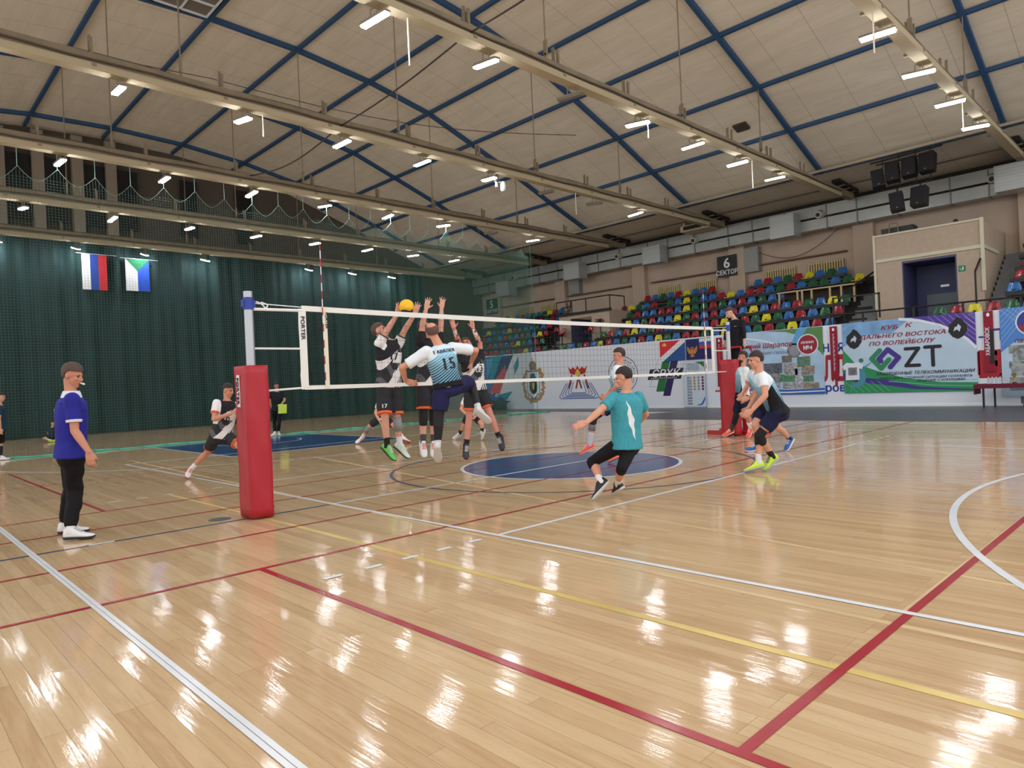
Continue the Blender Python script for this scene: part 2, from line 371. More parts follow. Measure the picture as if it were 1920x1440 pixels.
# ------------------------------------------------------------------ walls, stands
mb = MB(); mb.bb(-28.2, 12, 27.8, 28.1, 0, 9.0); mb.build('wall_back', beige, kind='structure')
par = MB(); par.bb(-28.2, 12, 22.1, 22.3, 0, 3.0); par.build('wall_front_parapet', mat('grey_wall', (120, 122, 124), .7), kind='structure')
conc = mat('tier_concrete', (46, 45, 44), .8, var=.12, vscale=2)
mb = MB()
for r in range(7):
    y0 = 22.3 + .85 * r
    mb.bb(-28, -17.95, y0, 27.8 if r == 6 else y0 + .85, 0, 2.35 + .5 * r if r else 2.6)
    mb.bb(-13.75 - (0 if r > 0 else 2.8), -1.75, y0, 27.8 if r == 6 else y0 + .85, 0, 2.35 + .5 * r if r else 2.6)
    mb.bb(2.9, 12, y0, 27.8 if r == 6 else y0 + .85, 0, 2.35 + .5 * r if r else 2.6)
mb.bb(-18, -13.7, 22.3, 24, 0, 2.6); mb.bb(-1.8, 3, 22.3, 24, 0, 2.7)
mb.build('stand_tiers', conc, kind='structure')
stepm = mat('step_grey', (116, 118, 118), .8, var=.1)
def stairs(x0, x1, n_, lab, z0=2.6, y0=23.2):
    mb = MB()
    for i in range(n_): mb.bb(x0, x1, y0 + .34 * i, y0 + .34 * (i + 1) + .02, z0 - .1, z0 + .22 * (i + 1))
    mb.build('stand_stairs', stepm, label=lab, cat='stairs')
stairs(2.22, 2.88, 13, 'grey concrete stairs climbing beside the right side of the beige booth')
stairs(-2.3, -1.36, 8, 'grey concrete stairs on the left of the beige booth')
stairs(-18.4, -17.78, 9, 'grey steps left of the blue passage doorway, going up')
stairs(-15.2, -14.15, 2, 'two wide grey steps right of the blue passage doorway'); stairs(-14.08, -13.74, 11, 'narrow grey stairs climbing right of the passage block')
for i, x in enumerate([BX[k] for k in range(1, 7)]):
    mb = MB(); w_ = .55; mb.bb(x - w_ * .75, x + w_ * .75, 27.45, 27.85, 5.2, 9.0); mb.build('pilaster', beige, kind='structure')
# left gable wall with tall dark windows
mb = MB(); mb.bb(-28.4, -28.15, -14, 28, 0, 9.1)
mb.prism([V((-28.4, y, vz(y) + .1)) for y in YS if -16 < y < 28] + [V((-28.4, 27.9, 8.9)), V((-28.4, -15, 8.9))], (.05, 0, 0))
mb.build('wall_left', mat('gable_wall', (84, 76, 68), .8), kind='structure')
darkglass = mat('night_window', (16, 18, 26), .25)
wn_ = 0
y = -8.0
for y in [-7.2, -4.9, -2.6, -.3, 1.2, 2.35, 4.0, 5.3, 8.2, 11.0]:
    wd = 1.1 if y not in (8.2, 11.0) else .8
    h_ = min(12.35, vz(y) - .9); wn_ += 1
    mb = MB(); mb.bb(-28.14, -28.08, y - wd / 2, y + wd / 2, 9.5, h_); mb.build('window_%d' % wn_, darkglass, kind='structure')
for i, y in enumerate([.45, 1.85, 3.35, 4.7]):
    mb = MB(); mb.bb(-28.15, -27.85, y - .22, y + .22, 8.9, vz(y) - .2); mb.build('wall_left_column', mat('column_grey', (140, 130, 116), .8), kind='structure')

# ducts along the seating wall
def duct(x0, x1, z0, z1, y0, y1, lab, band=1.25):
    e = empty('air_duct', ((x0 + x1) / 2, (y0 + y1) / 2, z0), lab, 'air duct', 'metal air ducts along the seating wall')
    mb = MB(); mb.bb(x0, x1, y0, y1, z0, z1); mb.build('duct_body', silver, e)
    i = 0; x = x0 + .4
    while x < x1:
        mb = MB(); mb.bb(x, x + .05, y0 - .03, y1 + .02, z0 - .03, z1 + .02); mb.build('flange', mat('flange_grey', (118, 118, 114), .5, metal=.4), e); x += band * (1 + .25 * (i % 3)); i += 1
    return e
duct(-27.9, 9, 8.2, 8.68, 26.7, 27.2, 'upper silver air duct running just under the ceiling edge')
duct(-27.9, 3.1, 7.66, 8.12, 26.75, 27.25, 'lower silver air duct hung below the long dark gap')
for x0, x1, z0, z1, lab in [(-18.9, -17.7, 7.35, 8.3, 'above the railed passage'), (-13.3, -12.2, 7.4, 8.3, 'left of the number 6 sign'), (-6.3, -5.2, 7.45, 8.45, 'right of the number 6 sign'), (2.2, 4.6, 7.6, 8.55, 'at the right edge of the picture'), (-24.8, -23.6, 7.1, 8.05, 'behind the green net')]:
    e = empty('vent_box', ((x0 + x1) / 2, 26.4, z0), 'pale metal vent box on the duct, ' + lab, 'vent box', 'vent boxes on the duct')
    mb = MB(); mb.bb(x0, x1, 26.0, 26.75, z0, z1); mb.build('box', mat('vent_grey', (172, 176, 176), .4, metal=.3), e)
    mb = MB()
    for i in range(7): mb.bb(x0 + .08, x1 - .08, 25.985, 26.0, z0 + .1 + i * .12, z0 + .13 + i * .12)
    mb.build('grille', mat('grille_glare', (190, 200, 200), .35), e)  # grille colour brightened to stand for lamp glare on the front
for x in (-15.3, -10.5, -4.3, 2.05, -23.6):
    e = empty('air_nozzle', (x, 26.6, 8.0), 'round white air nozzle on the upper duct, %s' % {-15.3: 'left of the third vent box', -10.5: 'just left above the number 6 sign', -4.3: 'right of the speaker-side vent box', 2.05: 'beside the rightmost vent box', -23.6: 'seen through the green net'}[x], 'air nozzle', 'air nozzles')
    mb = MB(); mb.rod((x, 26.74, 8.3), (x, 26.42, 8.22), .2, .15, n=20); mb.build('ring', mat('nozzle_white', (185, 180, 170), .5), e)
    mb = MB(); mb.rod((x, 26.43, 8.223), (x, 26.4, 8.215), .09, n=16); mb.build('opening', black, e)
mb = MB(); mb.bb(-27.9, 9, 27.2, 27.4, 8.68, 8.95); mb.build('trim_1', mat('dark_gap', (40, 34, 30), .8), kind='structure')  # solid strip coloured dark as the shade in the gap above the duct
mb = MB(); mb.rod((-27.9, 22.9, 9.1), (9, 22.9, 9.1), .055, n=8); mb.build('ceiling_pipe', mat('pipe_cream', (176, 162, 136), .6), label='thin cream pipe under the lowest blue purlin, above the seats', cat='pipe')
mb = MB(); mb.rod((-27.9, 25.4, 8.98), (9, 25.4, 8.98), .03, n=6); mb.build('ceiling_conduit', mat('conduit', (92, 76, 60), .6), label='thin dark conduit on the ceiling between the pipe and ducts', cat='pipe')
for i, x in enumerate(BX[1:]):                                   # arch ends: dark openings
    e = empty('arch_shoe', (x, 26, 8.3), 'dark slotted arch end above the duct, ' + ord_[i + 1], 'arch end', 'arch ends above the duct')
    mb = MB(); mb.loft([[V((x + a, y, z)) for a, y, z in ((-.15, 24.6, 8.98), (.15, 24.6, 8.98), (.15, 24.6, 9.1), (-.15, 24.6, 9.1))], [V((x + a, y, z)) for a, y, z in ((-.2, 26.6, 8.82), (.2, 26.6, 8.82), (.2, 26.6, 8.98), (-.2, 26.6, 8.98))]])
    mb.build('recess', mat('recess_dark', (30, 26, 24), .8), e)
    for j in range(3):
        mb = MB(); yy = 25.1 + .55 * j; mb.bb(x - .17, x + .17, yy, yy + .06, 8.90 - .035 * j, 8.95 - .04 * j); mb.build('slat', greysteel, e)
e = empty('air_conditioner', (-9.9, 26, 8.3), 'beige boxed air conditioner with dark slot under the ceiling edge', 'air conditioner')
mb = MB(); mb.bb(-10.7, -9.1, 25.6, 26.5, 8.55, 8.85); mb.bb(-10.6, -10.5, 25.7, 25.8, 8.85, 9.08); mb.bb(-9.3, -9.2, 25.7, 25.8, 8.85, 9.08); mb.build('case', cream, e, bevel=.02)
mb = MB(); mb.bb(-10.5, -9.5, 25.57, 25.6, 8.62, 8.8); mb.build('slot', black, e)

# sector signs
def sign(x0, x1, z0, z1, y, num_, colr, lab):
    e = empty('sector_sign', ((x0 + x1) / 2, y, z0), lab, 'sign')
    mb = MB(); mb.bb(x0, x1, y, y + .05, z0, z1); mb.build('board', colr, e, label='dark board')
    mb = MB(); cx = (x0 + x1) / 2; h = z1 - z0; w_ = x1 - x0
    text_into(mb, num_, (cx, y - .012, z0 + h * .42), h * .66, (1, 0, 0), (0, 0, 1), .03); text_into(mb, 'СЕКТОР', (cx, y - .012, z0 + h * .1), h * .3, (1, 0, 0), (0, 0, 1), .03, wscale=.92)
    mb.build('lettering', white, e, label='white lettering', fix=False)
sign(-9.75, -8.7, 6.3, 7.35, 27.38, '6', mat('sign_black', (28, 26, 28), .5), 'black sector sign reading 6 СЕКТОР on a beige pilaster')
sign(-27.3, -26.2, 6.25, 7.3, 27.38, '5', mat('sign_dark', (24, 40, 36), .5), 'dark sector sign reading 5 СЕКТОР seen through the green net')
for x0, x1, z0, z1, lab in [(-8.35, -7.6, 6.35, 7.55, 'grey metal cabinet on the wall right of the number 6 sign'), (-19.7, -18.95, 6.7, 8.0, 'grey metal cabinet on the wall above the railed passage')]:
    e = empty('wall_cabinet', ((x0 + x1) / 2, 27.6, z0), lab, 'cabinet')
    mb = MB(); mb.bb(x0, x1, 27.45, 27.8, z0, z1); mb.build('case', mat('cabinet_grey', (140, 142, 138), .5), e); mb = MB(); mb.bb(x0 + .04, x1 - .04, 27.43, 27.45, z0 + .04, z1 - .04); mb.build('door', mat('cabinet_door', (150, 152, 148), .45), e)
for x0, x1, lab in [(-13.5, -12.2, 'farther left of the number 6 sign'), (-11.2, -9.95, 'nearest left of the number 6 sign'), (-7.35, -5.95, 'nearest right of the number 6 sign'), (-5.3, -3.8, 'right end of the upper seat row'), (-24.6, -23.2, 'seen through the green net'), (-22.4, -21.0, 'left of the bare pilaster')]:
    e = empty('radiator', ((x0 + x1) / 2, 27.7, 5.6), 'cream ribbed radiator under the ledge, ' + lab, 'radiator', 'radiators on the seating wall')
    mb = MB(); x = x0
    while x < x1: mb.bb(x, x + .06, 27.6, 27.72, 5.65, 6.35); x += .115
    mb.build('ribs', mat('radiator_cream', (196, 178, 130), .5), e)
    mb = MB(); mb.bb(x0, x1, 27.63, 27.81, 5.68, 5.74); mb.bb(x0, x1, 27.63, 27.81, 6.26, 6.32); mb.build('header_pipes', cream, e)
for i, (x0, x1) in enumerate([(-13.9, -9.8), (-8.0, -3.6), (-20.0, -15.3), (-26, -21)]):
    mb = MB(); mb.bb(x0, x1, 27.5, 27.8, 6.62, 6.68); mb.build('trim_%d' % (i + 2), mat('ledge', (120, 98, 78), .7), kind='structure')
mb = MB(); mb.tube([V((-8 + 4.6 * i / 16, 27.5, 7.45 - 1.0 * math.sin(math.pi * i / 16) + .6 * i / 16)) for i in range(17)], .015, 5); mb.build('hanging_wire', mat('wire_brown', (70, 56, 46), .7), label='sagging wire on the beige wall right of number 6 sign', cat='wire')

# booth
bw = mat('booth_wall', (178, 160, 142), .8, var=.05)
e = empty('commentary_booth', (.45, 25, 2.7), 'beige two storey booth with cream trim and dark blue doorway', 'booth')
mb = MB(); mb.bb(-1.3, -.38, 24, 24.15, 2.7, 5.45); mb.bb(1.36, 2.15, 24, 24.15, 2.7, 5.45); mb.bb(-.38, 1.36, 24, 24.15, 5.3, 5.45); mb.bb(-1.3, 2.15, 24, 24.15, 5.45, 6.35)
mb.bb(-1.3, -1.2, 24.15, 27.78, 2.7, 6.35); mb.bb(2.05, 2.15, 24.15, 27.78, 2.7, 6.35); mb.bb(-1.2, 2.05, 24.15, 27.78, 5.42, 5.5); mb.build('walls', bw, e)
tr = mat('trim_cream', (200, 196, 172), .6)
mb = MB(); mb.bb(-1.32, 2.2, 23.95, 24.0, 5.38, 5.5); mb.bb(-1.32, 2.2, 23.95, 24.16, 6.35, 6.42); mb.bb(-1.34, -1.26, 23.93, 23.995, 3.6, 6.43); mb.bb(2.1, 2.21, 23.93, 23.995, 3.9, 6.43); mb.bb(2.152, 2.2, 24.01, 26.3, 5.38, 5.5); mb.build('trim', tr, e, label='cream trim')
mb = MB(); mb.bb(-.38, 1.36, 24.15, 25.6, 2.68, 2.72); mb.bb(-.379, -.34, 23.99, 25.6, 2.72, 5.22); mb.bb(1.32, 1.359, 23.99, 25.6, 2.72, 5.22); mb.bb(-.38, 1.36, 25.6, 25.7, 2.7, 5.3); mb.bb(-.379, 1.359, 23.99, 25.6, 5.22, 5.299); mb.build('doorway_lining', mat('door_blue', (62, 66, 104), .6), e, label='blue painted doorway')
mb = MB(); mb.bb(.0, 1.3, 25.5, 25.6, 2.75, 4.1); mb.build('inner_door', mat('door_grey', (96, 104, 112), .5), e, label='grey inner door')
mb = MB(); mb.bb(.62, .9, 24.9, 25.0, 4.28, 4.36); mb.build('doorway_lamp', glow if False else white, e)
mb = MB(); mb.bb(1.42, 1.62, 23.97, 23.995, 4.66, 4.86)
o = mb.build('exit_sign', mat('exit_green', (20, 120, 70), .5), label='small green exit sign with running figure beside the blue doorway', cat='sign')
mb = MB(); mb.bb(1.53, 1.57, 23.96, 23.968, 4.72, 4.8); mb.ball((1.555, 23.963, 4.825), (.012, .003, .012), 8); mb.bb(1.48, 1.55, 23.96, 23.968, 4.70, 4.72); mb.bb(1.45, 1.49, 23.96, 23.968, 4.75, 4.77); mb.build('pictogram', white, o)
e = empty('camera_rig', (-.95, 24.6, 6.4), 'dark equipment on the booth roof edge at its left end', 'equipment')
mb = MB(); mb.bb(-1.2, -.1, 24.5, 25.1, 6.2, 6.72); mb.build('case', black, e); mb = MB(); mb.tube([V((-.9, 24.4, 6.4)), V((-.85, 24.35, 6.85)), V((-.6, 24.4, 6.85)), V((-.55, 24.4, 6.4))], .02, 5); mb.build('tubes', greysteel, e)

# passage between the seat blocks
e = empty('passage_balcony', (-15.9, 24.5, 3), 'beige passage block with dark blue doorway between seat blocks', 'booth')
mb = MB(); mb.bb(-17.6, -16.75, 24, 24.15, 2.6, 4.8); mb.bb(-15.3, -14.1, 24, 24.15, 2.6, 4.8); mb.bb(-17.6, -14.1, 24, 24.15, 4.8, 5.05); mb.bb(-17.6, -14.1, 24.15, 27.7, 4.95, 5.05); mb.bb(-14.2, -14.1, 24.15, 27.7, 2.6, 4.95); mb.bb(-17.6, -17.5, 24.15, 27.7, 2.6, 4.95); mb.build('walls', bw, e)
mb = MB(); mb.bb(-16.75, -15.3, 25.4, 25.5, 2.6, 4.8); mb.bb(-16.749, -16.71, 23.99, 25.4, 2.6, 4.8); mb.bb(-15.34, -15.301, 23.99, 25.4, 2.6, 4.8); mb.build('doorway_lining', mat('door_blue2', (58, 60, 84), .6), e, label='dark blue doorway')
rl = empty('balcony_railing', (-15.9, 23.9, 5.0), 'black pipe railing on the balcony over the passage doorway', 'railing')
mb = MB()
for a in (-17.7, -16.6, -15.6, -14.0): mb.rod((a, 23.95, 5.0), (a, 23.95, 5.78), .03)
mb.rod((-14.0, 23.95, 5.78), (-14, 25.2, 5.78), .03); mb.rod((-14, 25.2, 5), (-14, 25.2, 5.78), .03); mb.rod((-17.7, 23.95, 5.78), (-14, 23.95, 5.78), .03); mb.build('posts', black, rl)
mb = MB(); mb.bb(-17.75, -13.95, 23.9, 24.0, 4.98, 5.12); mb.build('toe_board', black, rl)
mb = MB(); mb.tube([V((-17.0, 24.0, 5.7)), V((-16.9, 24, 5.3)), V((-17.1, 24, 5.05))], .03); mb.tube([V((-16.7, 24.0, 5.75)), V((-16.75, 24, 5.35)), V((-16.95, 24, 5.05))], .03); mb.rod((-17.4, 24, 5.45), (-16.6, 24, 5.5), .03); mb.build('chair_frame', black, rl)
# parapet railing
e = empty('parapet_railing', (-8, 22.2, 3), 'long black tube railing on the parapet above the banners', 'railing')
mb = MB(); mb.rod((-20.4, 22.12, 3.32), (-13.0, 22.12, 3.34), .025); mb.build('top_rail', black, e); mb = MB(); mb.rod((-2.35, 22.12, 3.42), (12, 22.12, 3.42), .03); mb.build('top_rail', black, e)
for x in [-19.6, -17.9, -16.3, -14.8, -13.1] + [-2.35, -.1 - 1.1, .45, 2.0 - .1, 3.45, 5]:
    mb = MB(); mb.bb(x - .03, x + .03, 22.1, 22.16, 2.95, 3.42 if x > -5 else 3.34); mb.build('post', black, e)
mb = MB(); mb.bb(-2.35, -.7, 22.4, 22.45, 4.05, 4.1); mb.bb(-2.35, -2.3, 22.4, 22.45, 3.0, 4.1); mb.bb(-.75, -.7, 22.4, 22.45, 3.2, 4.1); mb.build('stair_gate', black, e)
for a, b, lab in [((-2.3, 23.4, 4.35), (-1.55, 24.6, 5.15), 'dark handrail of the stairs left of the booth'), ((1.98, 23.6, 4.55), (2.1, 23.85, 5.0), 'dark handrail of the stairs right of the booth')]:
    e = empty('handrail', a, lab, 'handrail'); mb = MB(); mb.rod(a, b, .035); mb.build('rail', black, e); mb = MB(); mb.rod((a[0], a[1], a[2] - 1.1), a, .03); mb.build('post', black, e)
# press desk
wood = mat('pale_wood', (190, 164, 122), .5)
e = empty('press_desk', (-4, 25, 4.0), 'long pale wooden press desk standing over the seat rows', 'desk')
mb = MB(); mb.bb(-5.6, -2.4, 24.9, 25.5, 4.86, 4.9); mb.bb(-5.6, -2.4, 24.9, 24.93, 4.8, 4.9); mb.build('top', wood, e)
for x in (-5.55, -4.75, -4.55, -4.15, -3.4, -2.95, -2.45): mb = MB(); mb.bb(x, x + .07, 24.9, 24.97, 4.1, 4.86); mb.build('leg', wood, e)
mb = MB(); mb.bb(-5.5, -2.5, 25.4, 25.45, 4.3, 4.86); mb.build('back_panel', mat('desk_dark', (54, 44, 38), .7), e)

# ------------------------------------------------------------------ seats
SM = {c: mat('seat_' + c, q, .22, coat=.4) for c, q in {'r': (150, 26, 44), 'g': (16, 92, 58), 'b': (40, 104, 172), 'y': (212, 200, 36)}.items()}
CN = {'r': 'red', 'g': 'green', 'b': 'blue', 'y': 'yellow'}
def seat_mesh(c):
    prof = [(-.21, .03), (-.19, .0), (-.08, -.015), (.06, -.01), (.13, .02), (.165, .09), (.19, .2), (.215, .33), (.225, .345)]
    rings = []
    nx = 8
    mb = MB()
    grid = []
    for (py, pz) in prof:
        row = []
        for i in range(nx + 1):
            s = i / nx * 2 - 1; wd = .208 if pz < .18 else .208 - (pz - .18) * .42
            row.append(V((s * wd, py - .03 * s * s * (1 if pz > .05 else 0), pz + .035 * s * s * (1 if pz < .05 else 0))))
        grid.append(row)
    vv = [[mb.bm.verts.new(p) for p in r] for r in grid]
    for a, b in zip(vv, vv[1:]):
        for i in range(nx): mb.bm.faces.new((a[i], a[i + 1], b[i + 1], b[i]))
    o = mb.build('stadium_seat', SM[c], smooth=True)
    md = o.modifiers.new('solid', 'SOLIDIFY'); md.thickness = .014; md.offset = 0
    return o
seat_src = {}
def put_seat(c, x, y, z, label):
    if c not in seat_src:
        p = seat_mesh(c); base = p.location.copy(); seat_src[c] = (p, base)
        mb = MB(); mb.bb(-.05, .05, -.1, .1, -.05, -.005); mb.bb(-.04, .04, .1, .16, -.05, .12)
        b = mb.build('seat_bracket', black); b.location = V((0, 0, -.05)) - base; b.parent = p; o = p
    else: o = copy_tree(seat_src[c][0])
    o.location = V((x, y, z)) + seat_src[c][1]; o.rotation_euler = (0, 0, R.uniform(-.05, .05))
    tag(o, label, 'seat', 'plastic stadium seats')
rn = {1: 'bottom row', 2: 'second row up', 3: 'third row up', 4: 'fourth row up', 5: 'fifth row up', 6: 'top row'}
ORDN = 'first second third fourth fifth sixth seventh eighth ninth tenth eleventh twelfth thirteenth fourteenth fifteenth sixteenth seventeenth eighteenth nineteenth twentieth'.split()
def nth(i): return ORDN[i] if i < 20 else 'twenty-' + ORDN[i - 20]
ROWS = [
 ('6', 6, 'rbgbrybbrxxxxbrbgrybgb', -23), ('6', 5, 'rygbrxgbygbbrybrrbgrbggbgy', -25), ('6', 4, 'ygrbbrrbyggrgbrbgbb', -24), ('6', 3, 'ybgrbbygrbrbrbybrbrgbyg', -22),
 ('6', 2, 'grbrybgrbbrgbrybrgygbrbgr', -24), ('6', 1, 'gbgrbyrbgbrbygbrrgbygbgrgybrb', -28),
 ('5', 1, 'rgbrrrbrgryb' + 'rg', -44), ('5', 2, 'bgrbrbrygbrg', -44), ('5', 3, 'rbgbrgbrgbyr', -45), ('5', 4, 'ybgbyrgbbgbr', -46), ('5', 5, 'gbrgbgbgrgrb', -46), ('5', 6, 'bgybrbgbgyrb', -47)]
for blk, r, s, n0 in ROWS:
    blk = {'6': 'six', '5': 'five'}[blk]
    Y = 22.75 + .85 * (r - 1); Z = 3.05 + .5 * (r - 1); cnt = 0; tot = len(s.replace('x', ''))
    for i, c in enumerate(s):
        if c == 'x': continue
        X_ = -2.66 + .487 * (n0 + i)
        put_seat(c, X_, Y, Z, '%s plastic seat, %s of sector %s, %s from its left end' % (CN[c], rn[r], blk, nth(cnt)) if cnt else '%s plastic seat at the left end of the %s of sector %s' % (CN[c], rn[r], blk)); cnt += 1
    for j, seg in enumerate(s.split('xxxx') if 'xxxx' in s else [s]):
        a = n0 + (s.rfind(seg) if j else 0)
        mb = MB(); x0, x1 = -2.66 + .487 * (a - .55), -2.66 + .487 * (a + len(seg) - .45)
        mb.bb(x0, x1, Y - .26, Y + .1, Z - .13, Z - .055); mb.bb(x0, x1, Y - .28, Y - .26, Z - .13, Z - .0)
        for i in range(int((x1 - x0) / 1.9) + 1): mb.bb(x0 + .4 + 1.9 * i, x0 + .46 + 1.9 * i, Y + .0, Y + .06, Z - .62, Z - .17)
        mb.build('seat_beam', black, label='black steel beam under the %s of sector %s%s' % (rn[r], blk, ', right of the sign' if j else ''), cat='seat beam', group='beams under the seats')
for c, i in zip('gryrgbrb', [7.6, 8.7, 9.7, 10.8, 11.8, 12.8, 13.8, 14.8]): put_seat(c, -2.66 + .487 * i, 22.75, 3.05, '%s plastic seat in the bottom row in front of the booth, %s from the left' % (CN[c], 'number %d' % int(i - 6) if 0 else num[int(i - 7)]))
for r, s in ((2, 'brgb'), (3, 'rbgr'), (4, 'rgbr'), (5, 'grby'), (6, 'gbrg')):
    for i, c in enumerate(s): put_seat(c, 3.02 + .487 * (i + .2 * (r - 2)), 22.75 + .85 * (r - 1), 3.2 + .5 * (r - 1), '%s plastic seat right of the booth stairs, %s, %s from the stairs' % (CN[c], rn[r], num[i]))
    mb = MB(); Y = 22.75 + .85 * (r - 1); Z = 3.2 + .5 * (r - 1); mb.bb(2.85, 6, Y - .26, Y + .1, Z - .13, Z - .055); mb.bb(2.85, 6, Y - .28, Y - .26, Z - .13, Z); mb.build('seat_beam', black, label='black steel beam right of the booth stairs, %s' % rn[r], cat='seat beam', group='beams under the seats')
for x, y, z, lab in [(-17.0, 23.5, 3.95, 'left of the passage door, lower'), (-15.0, 23.4, 3.95, 'right of the passage door, lower'), (-14.7, 24.0, 4.55, 'right of the passage door, upper'), (-18.5, 24.6, 4.2, 'left of the passage door, upper')]:
    put_seat('r', x, y, z, 'single red plastic seat on a post ' + lab)
    mb = MB(); mb.rod((x, y, z - .8), (x, y, z - .06), .03); mb.bb(x - .25, x + .25, y - .1, y + .1, z - .1, z - .055); mb.build('seat_post', black, label='black post under the single red seat ' + lab, cat='seat post')
# ------------------------------------------------------------------ banner wall
BY = 22.04
def panel(name, x0, x1, z0, z1, y, m, label, cat, th=.012, group=None, wav=0, nx=1):
    mb = MB()
    if wav:
        n = 24; nz = 8
        g = [[V((x0 + (x1 - x0) * i / n, y + wav * math.sin(i * 1.3 + .4 * math.sin(j)) * (1 - j / nz * .5), z0 + (z1 - z0) * j / nz)) for i in range(n + 1)] for j in range(nz + 1)]
        vv = [[mb.bm.verts.new(p) for p in r] for r in g]
        for a, b in zip(vv, vv[1:]):
            for i in range(n): mb.bm.faces.new((a[i], a[i + 1], b[i + 1], b[i]))
        o = mb.build(name, m, smooth=True, label=label, cat=cat, group=group)
        md = o.modifiers.new('s', 'SOLIDIFY'); md.thickness = .008; md.offset = 0
    else:
        mb.bb(x0, x1, y, y + th, z0, z1); o = mb.build(name, m, label=label, cat=cat, group=group)
    return o
def poly(parent, name, m, pts, y, label=None, d=.002):
    mb = MB(); mb.prism([V((x, y, z)) for x, z in pts], (0, d, 0)); return mb.build(name, m, parent, label=label)
def circ(cx, cz, rx, rz=None, n=32, a0=0, a1=360):
    rz = rz or rx; return [(cx + rx * math.cos(math.radians(a0 + (a1 - a0) * i / n)), cz + rz * math.sin(math.radians(a0 + (a1 - a0) * i / n))) for i in range(n + (a1 - a0 < 360))]
def ring_into(mb, cx, cz, r0, r1, y, n=40, d=.002, sx=1):
    for i in range(n):
        t0, t1 = 2 * math.pi * i / n, 2 * math.pi * (i + 1) / n
        mb.prism([V((cx + sx * r * math.cos(t), y, cz + r * math.sin(t))) for r, t in ((r0, t0), (r1, t0), (r1, t1), (r0, t1))], (0, d, 0))
def txt(parent, name, s, x, z, size, m, y, bold=.02, shear=0, ws=1, align='CENTER', up=(0, 0, 1), right=(1, 0, 0), label=None, sp=1):
    mb = MB(); text_into(mb, s, (x, y, z), size, right, up, bold, shear, align, ws, sp); return mb.build(name, m, parent, fix=False, label=label)
_bk = [0]
def bar(mb, p, q, w_, y, d=.002):
    _bk[0] += 1; y = y - .0007 * (_bk[0] % 3)
    p, q = V((p[0], y, p[1])), V((q[0], y, q[1])); dd = (q - p).normalized(); n = V((-dd.z, 0, dd.x)) * w_ / 2
    mb.prism([p - n, q - n, q + n, p + n], (0, d, 0))
teal_p, sky_p = mat('print_teal', (30, 140, 170), .6), mat('print_sky', (90, 160, 215), .6)
blue_p, coral_p = mat('print_blue', (36, 92, 176), .6), mat('print_coral', (206, 76, 88), .6)
gold_p, green_p = mat('print_gold', (176, 142, 84), .6), mat('print_green', (32, 112, 56), .6)
black_p, grey_p = mat('print_black', (24, 24, 28), .6), mat('print_grey', (140, 146, 156), .6)
yel_p = mat('print_yellow', (226, 196, 60), .6); pale_p = mat('print_pale', (188, 206, 228), .6)
base = panel('wall_banner', -21.7, 3.35, .02, 3.06, BY, cloth_white, 'long white cloth banner covering the whole wall under the seats', 'banner')
y1 = BY - .004; y2_ = BY - .008; y3_ = BY - .012
mb = MB(); mb.bb(-20.6, 3.4, BY - .03, BY, .0, .07); mb.build('hem', white, base, label='white bottom hem')
# blue, teal and coral shards at the left end
for nm, m, pts in [('shard', blue_p, [(-21.7, 3.0), (-20.6, 3.04), (-21.5, .2), (-21.7, .2)]), ('shard', teal_p, [(-21.2, 3.02), (-19.9, 3.02), (-21.6, 1.0)]), ('shard', navy, [(-20.35, 2.95), (-19.35, 3.02), (-20.7, .95), (-21.2, .7), (-21.1, 1.6)]),
        ('shard', coral_p, [(-20.0, 2.5), (-20.0, 2.0), (-20.6, .85), (-21.5, .95), (-20.9, 1.7)]), ('shard', blue_p, [(-21.3, .9), (-20.4, .5), (-19.7, .45), (-20.6, .1), (-21.4, .1)]), ('shard', teal_p, [(-20.9, .8), (-19.5, 1.0), (-20.4, .2)]), ('shard', teal_p, [(-19.35, 2.4), (-18.95, 2.9), (-18.95, 2.4), (-19.3, 1.9)]), ('shard', sky_p, [(-21.6, 2.9), (-21.0, 2.9), (-21.6, 1.7)])]:
    poly(base, nm, m, pts, y1 - .0012 * (hash(str(pts[0])) % 3 if 0 else 0)); y1 -= .0011
y1 = BY - .004
# coat of arms with wreath
mb = MB(); cx, cz = -17.9, 1.35
for i in range(44):
    a = math.radians(-235 + 290 * i / 43); rr = .92 + R.uniform(-.08, .08); sx = .82
    mb.ball((cx + rr * sx * math.cos(a), y1, cz + rr * math.sin(a) * 1.0), (.08 + R.uniform(0, .05), .003, .08 + R.uniform(0, .04)), 8)
mb.build('wreath', gold_p, base, label='gold wreath')
mb = MB()
for i in range(12):
    a = math.radians(-235 + 290 * i / 11); mb.box((cx + .66 * math.cos(a), y1 - .002, cz + .82 * math.sin(a)), (.1, .003, .06), Matrix.Rotation(a, 3, 'Y'))
mb.prism([V((cx - .25, y1, .35)), V((cx + .25, y1, .35)), V((cx + .12, y1, .6)), V((cx - .12, y1, .6))], (0, .002, 0)); mb.build('ribbon', blue_p, base, label='blue ribbon')
mb = MB(); mb.ball((cx, y1 - .003, 2.35), (.27, .004, .24), 20); mb.rod((cx, y1, 2.55), (cx, y1, 2.75), .02); mb.bb(cx - .24, cx + .24, y1 - .004, y1, 2.08, 2.2); mb.build('crown', mat('crown_brown', (140, 112, 92), .6), base)
poly(base, 'shield_edge', navy, [(cx - .47, 2.05), (cx + .47, 2.05), (cx + .47, .85), (cx, .52), (cx - .47, .85)], y1 - .002)
poly(base, 'shield', cloth_white, [(cx - .43, 2.0), (cx + .43, 2.0), (cx + .43, .88), (cx, .58), (cx - .43, .88)], y1 - .004)
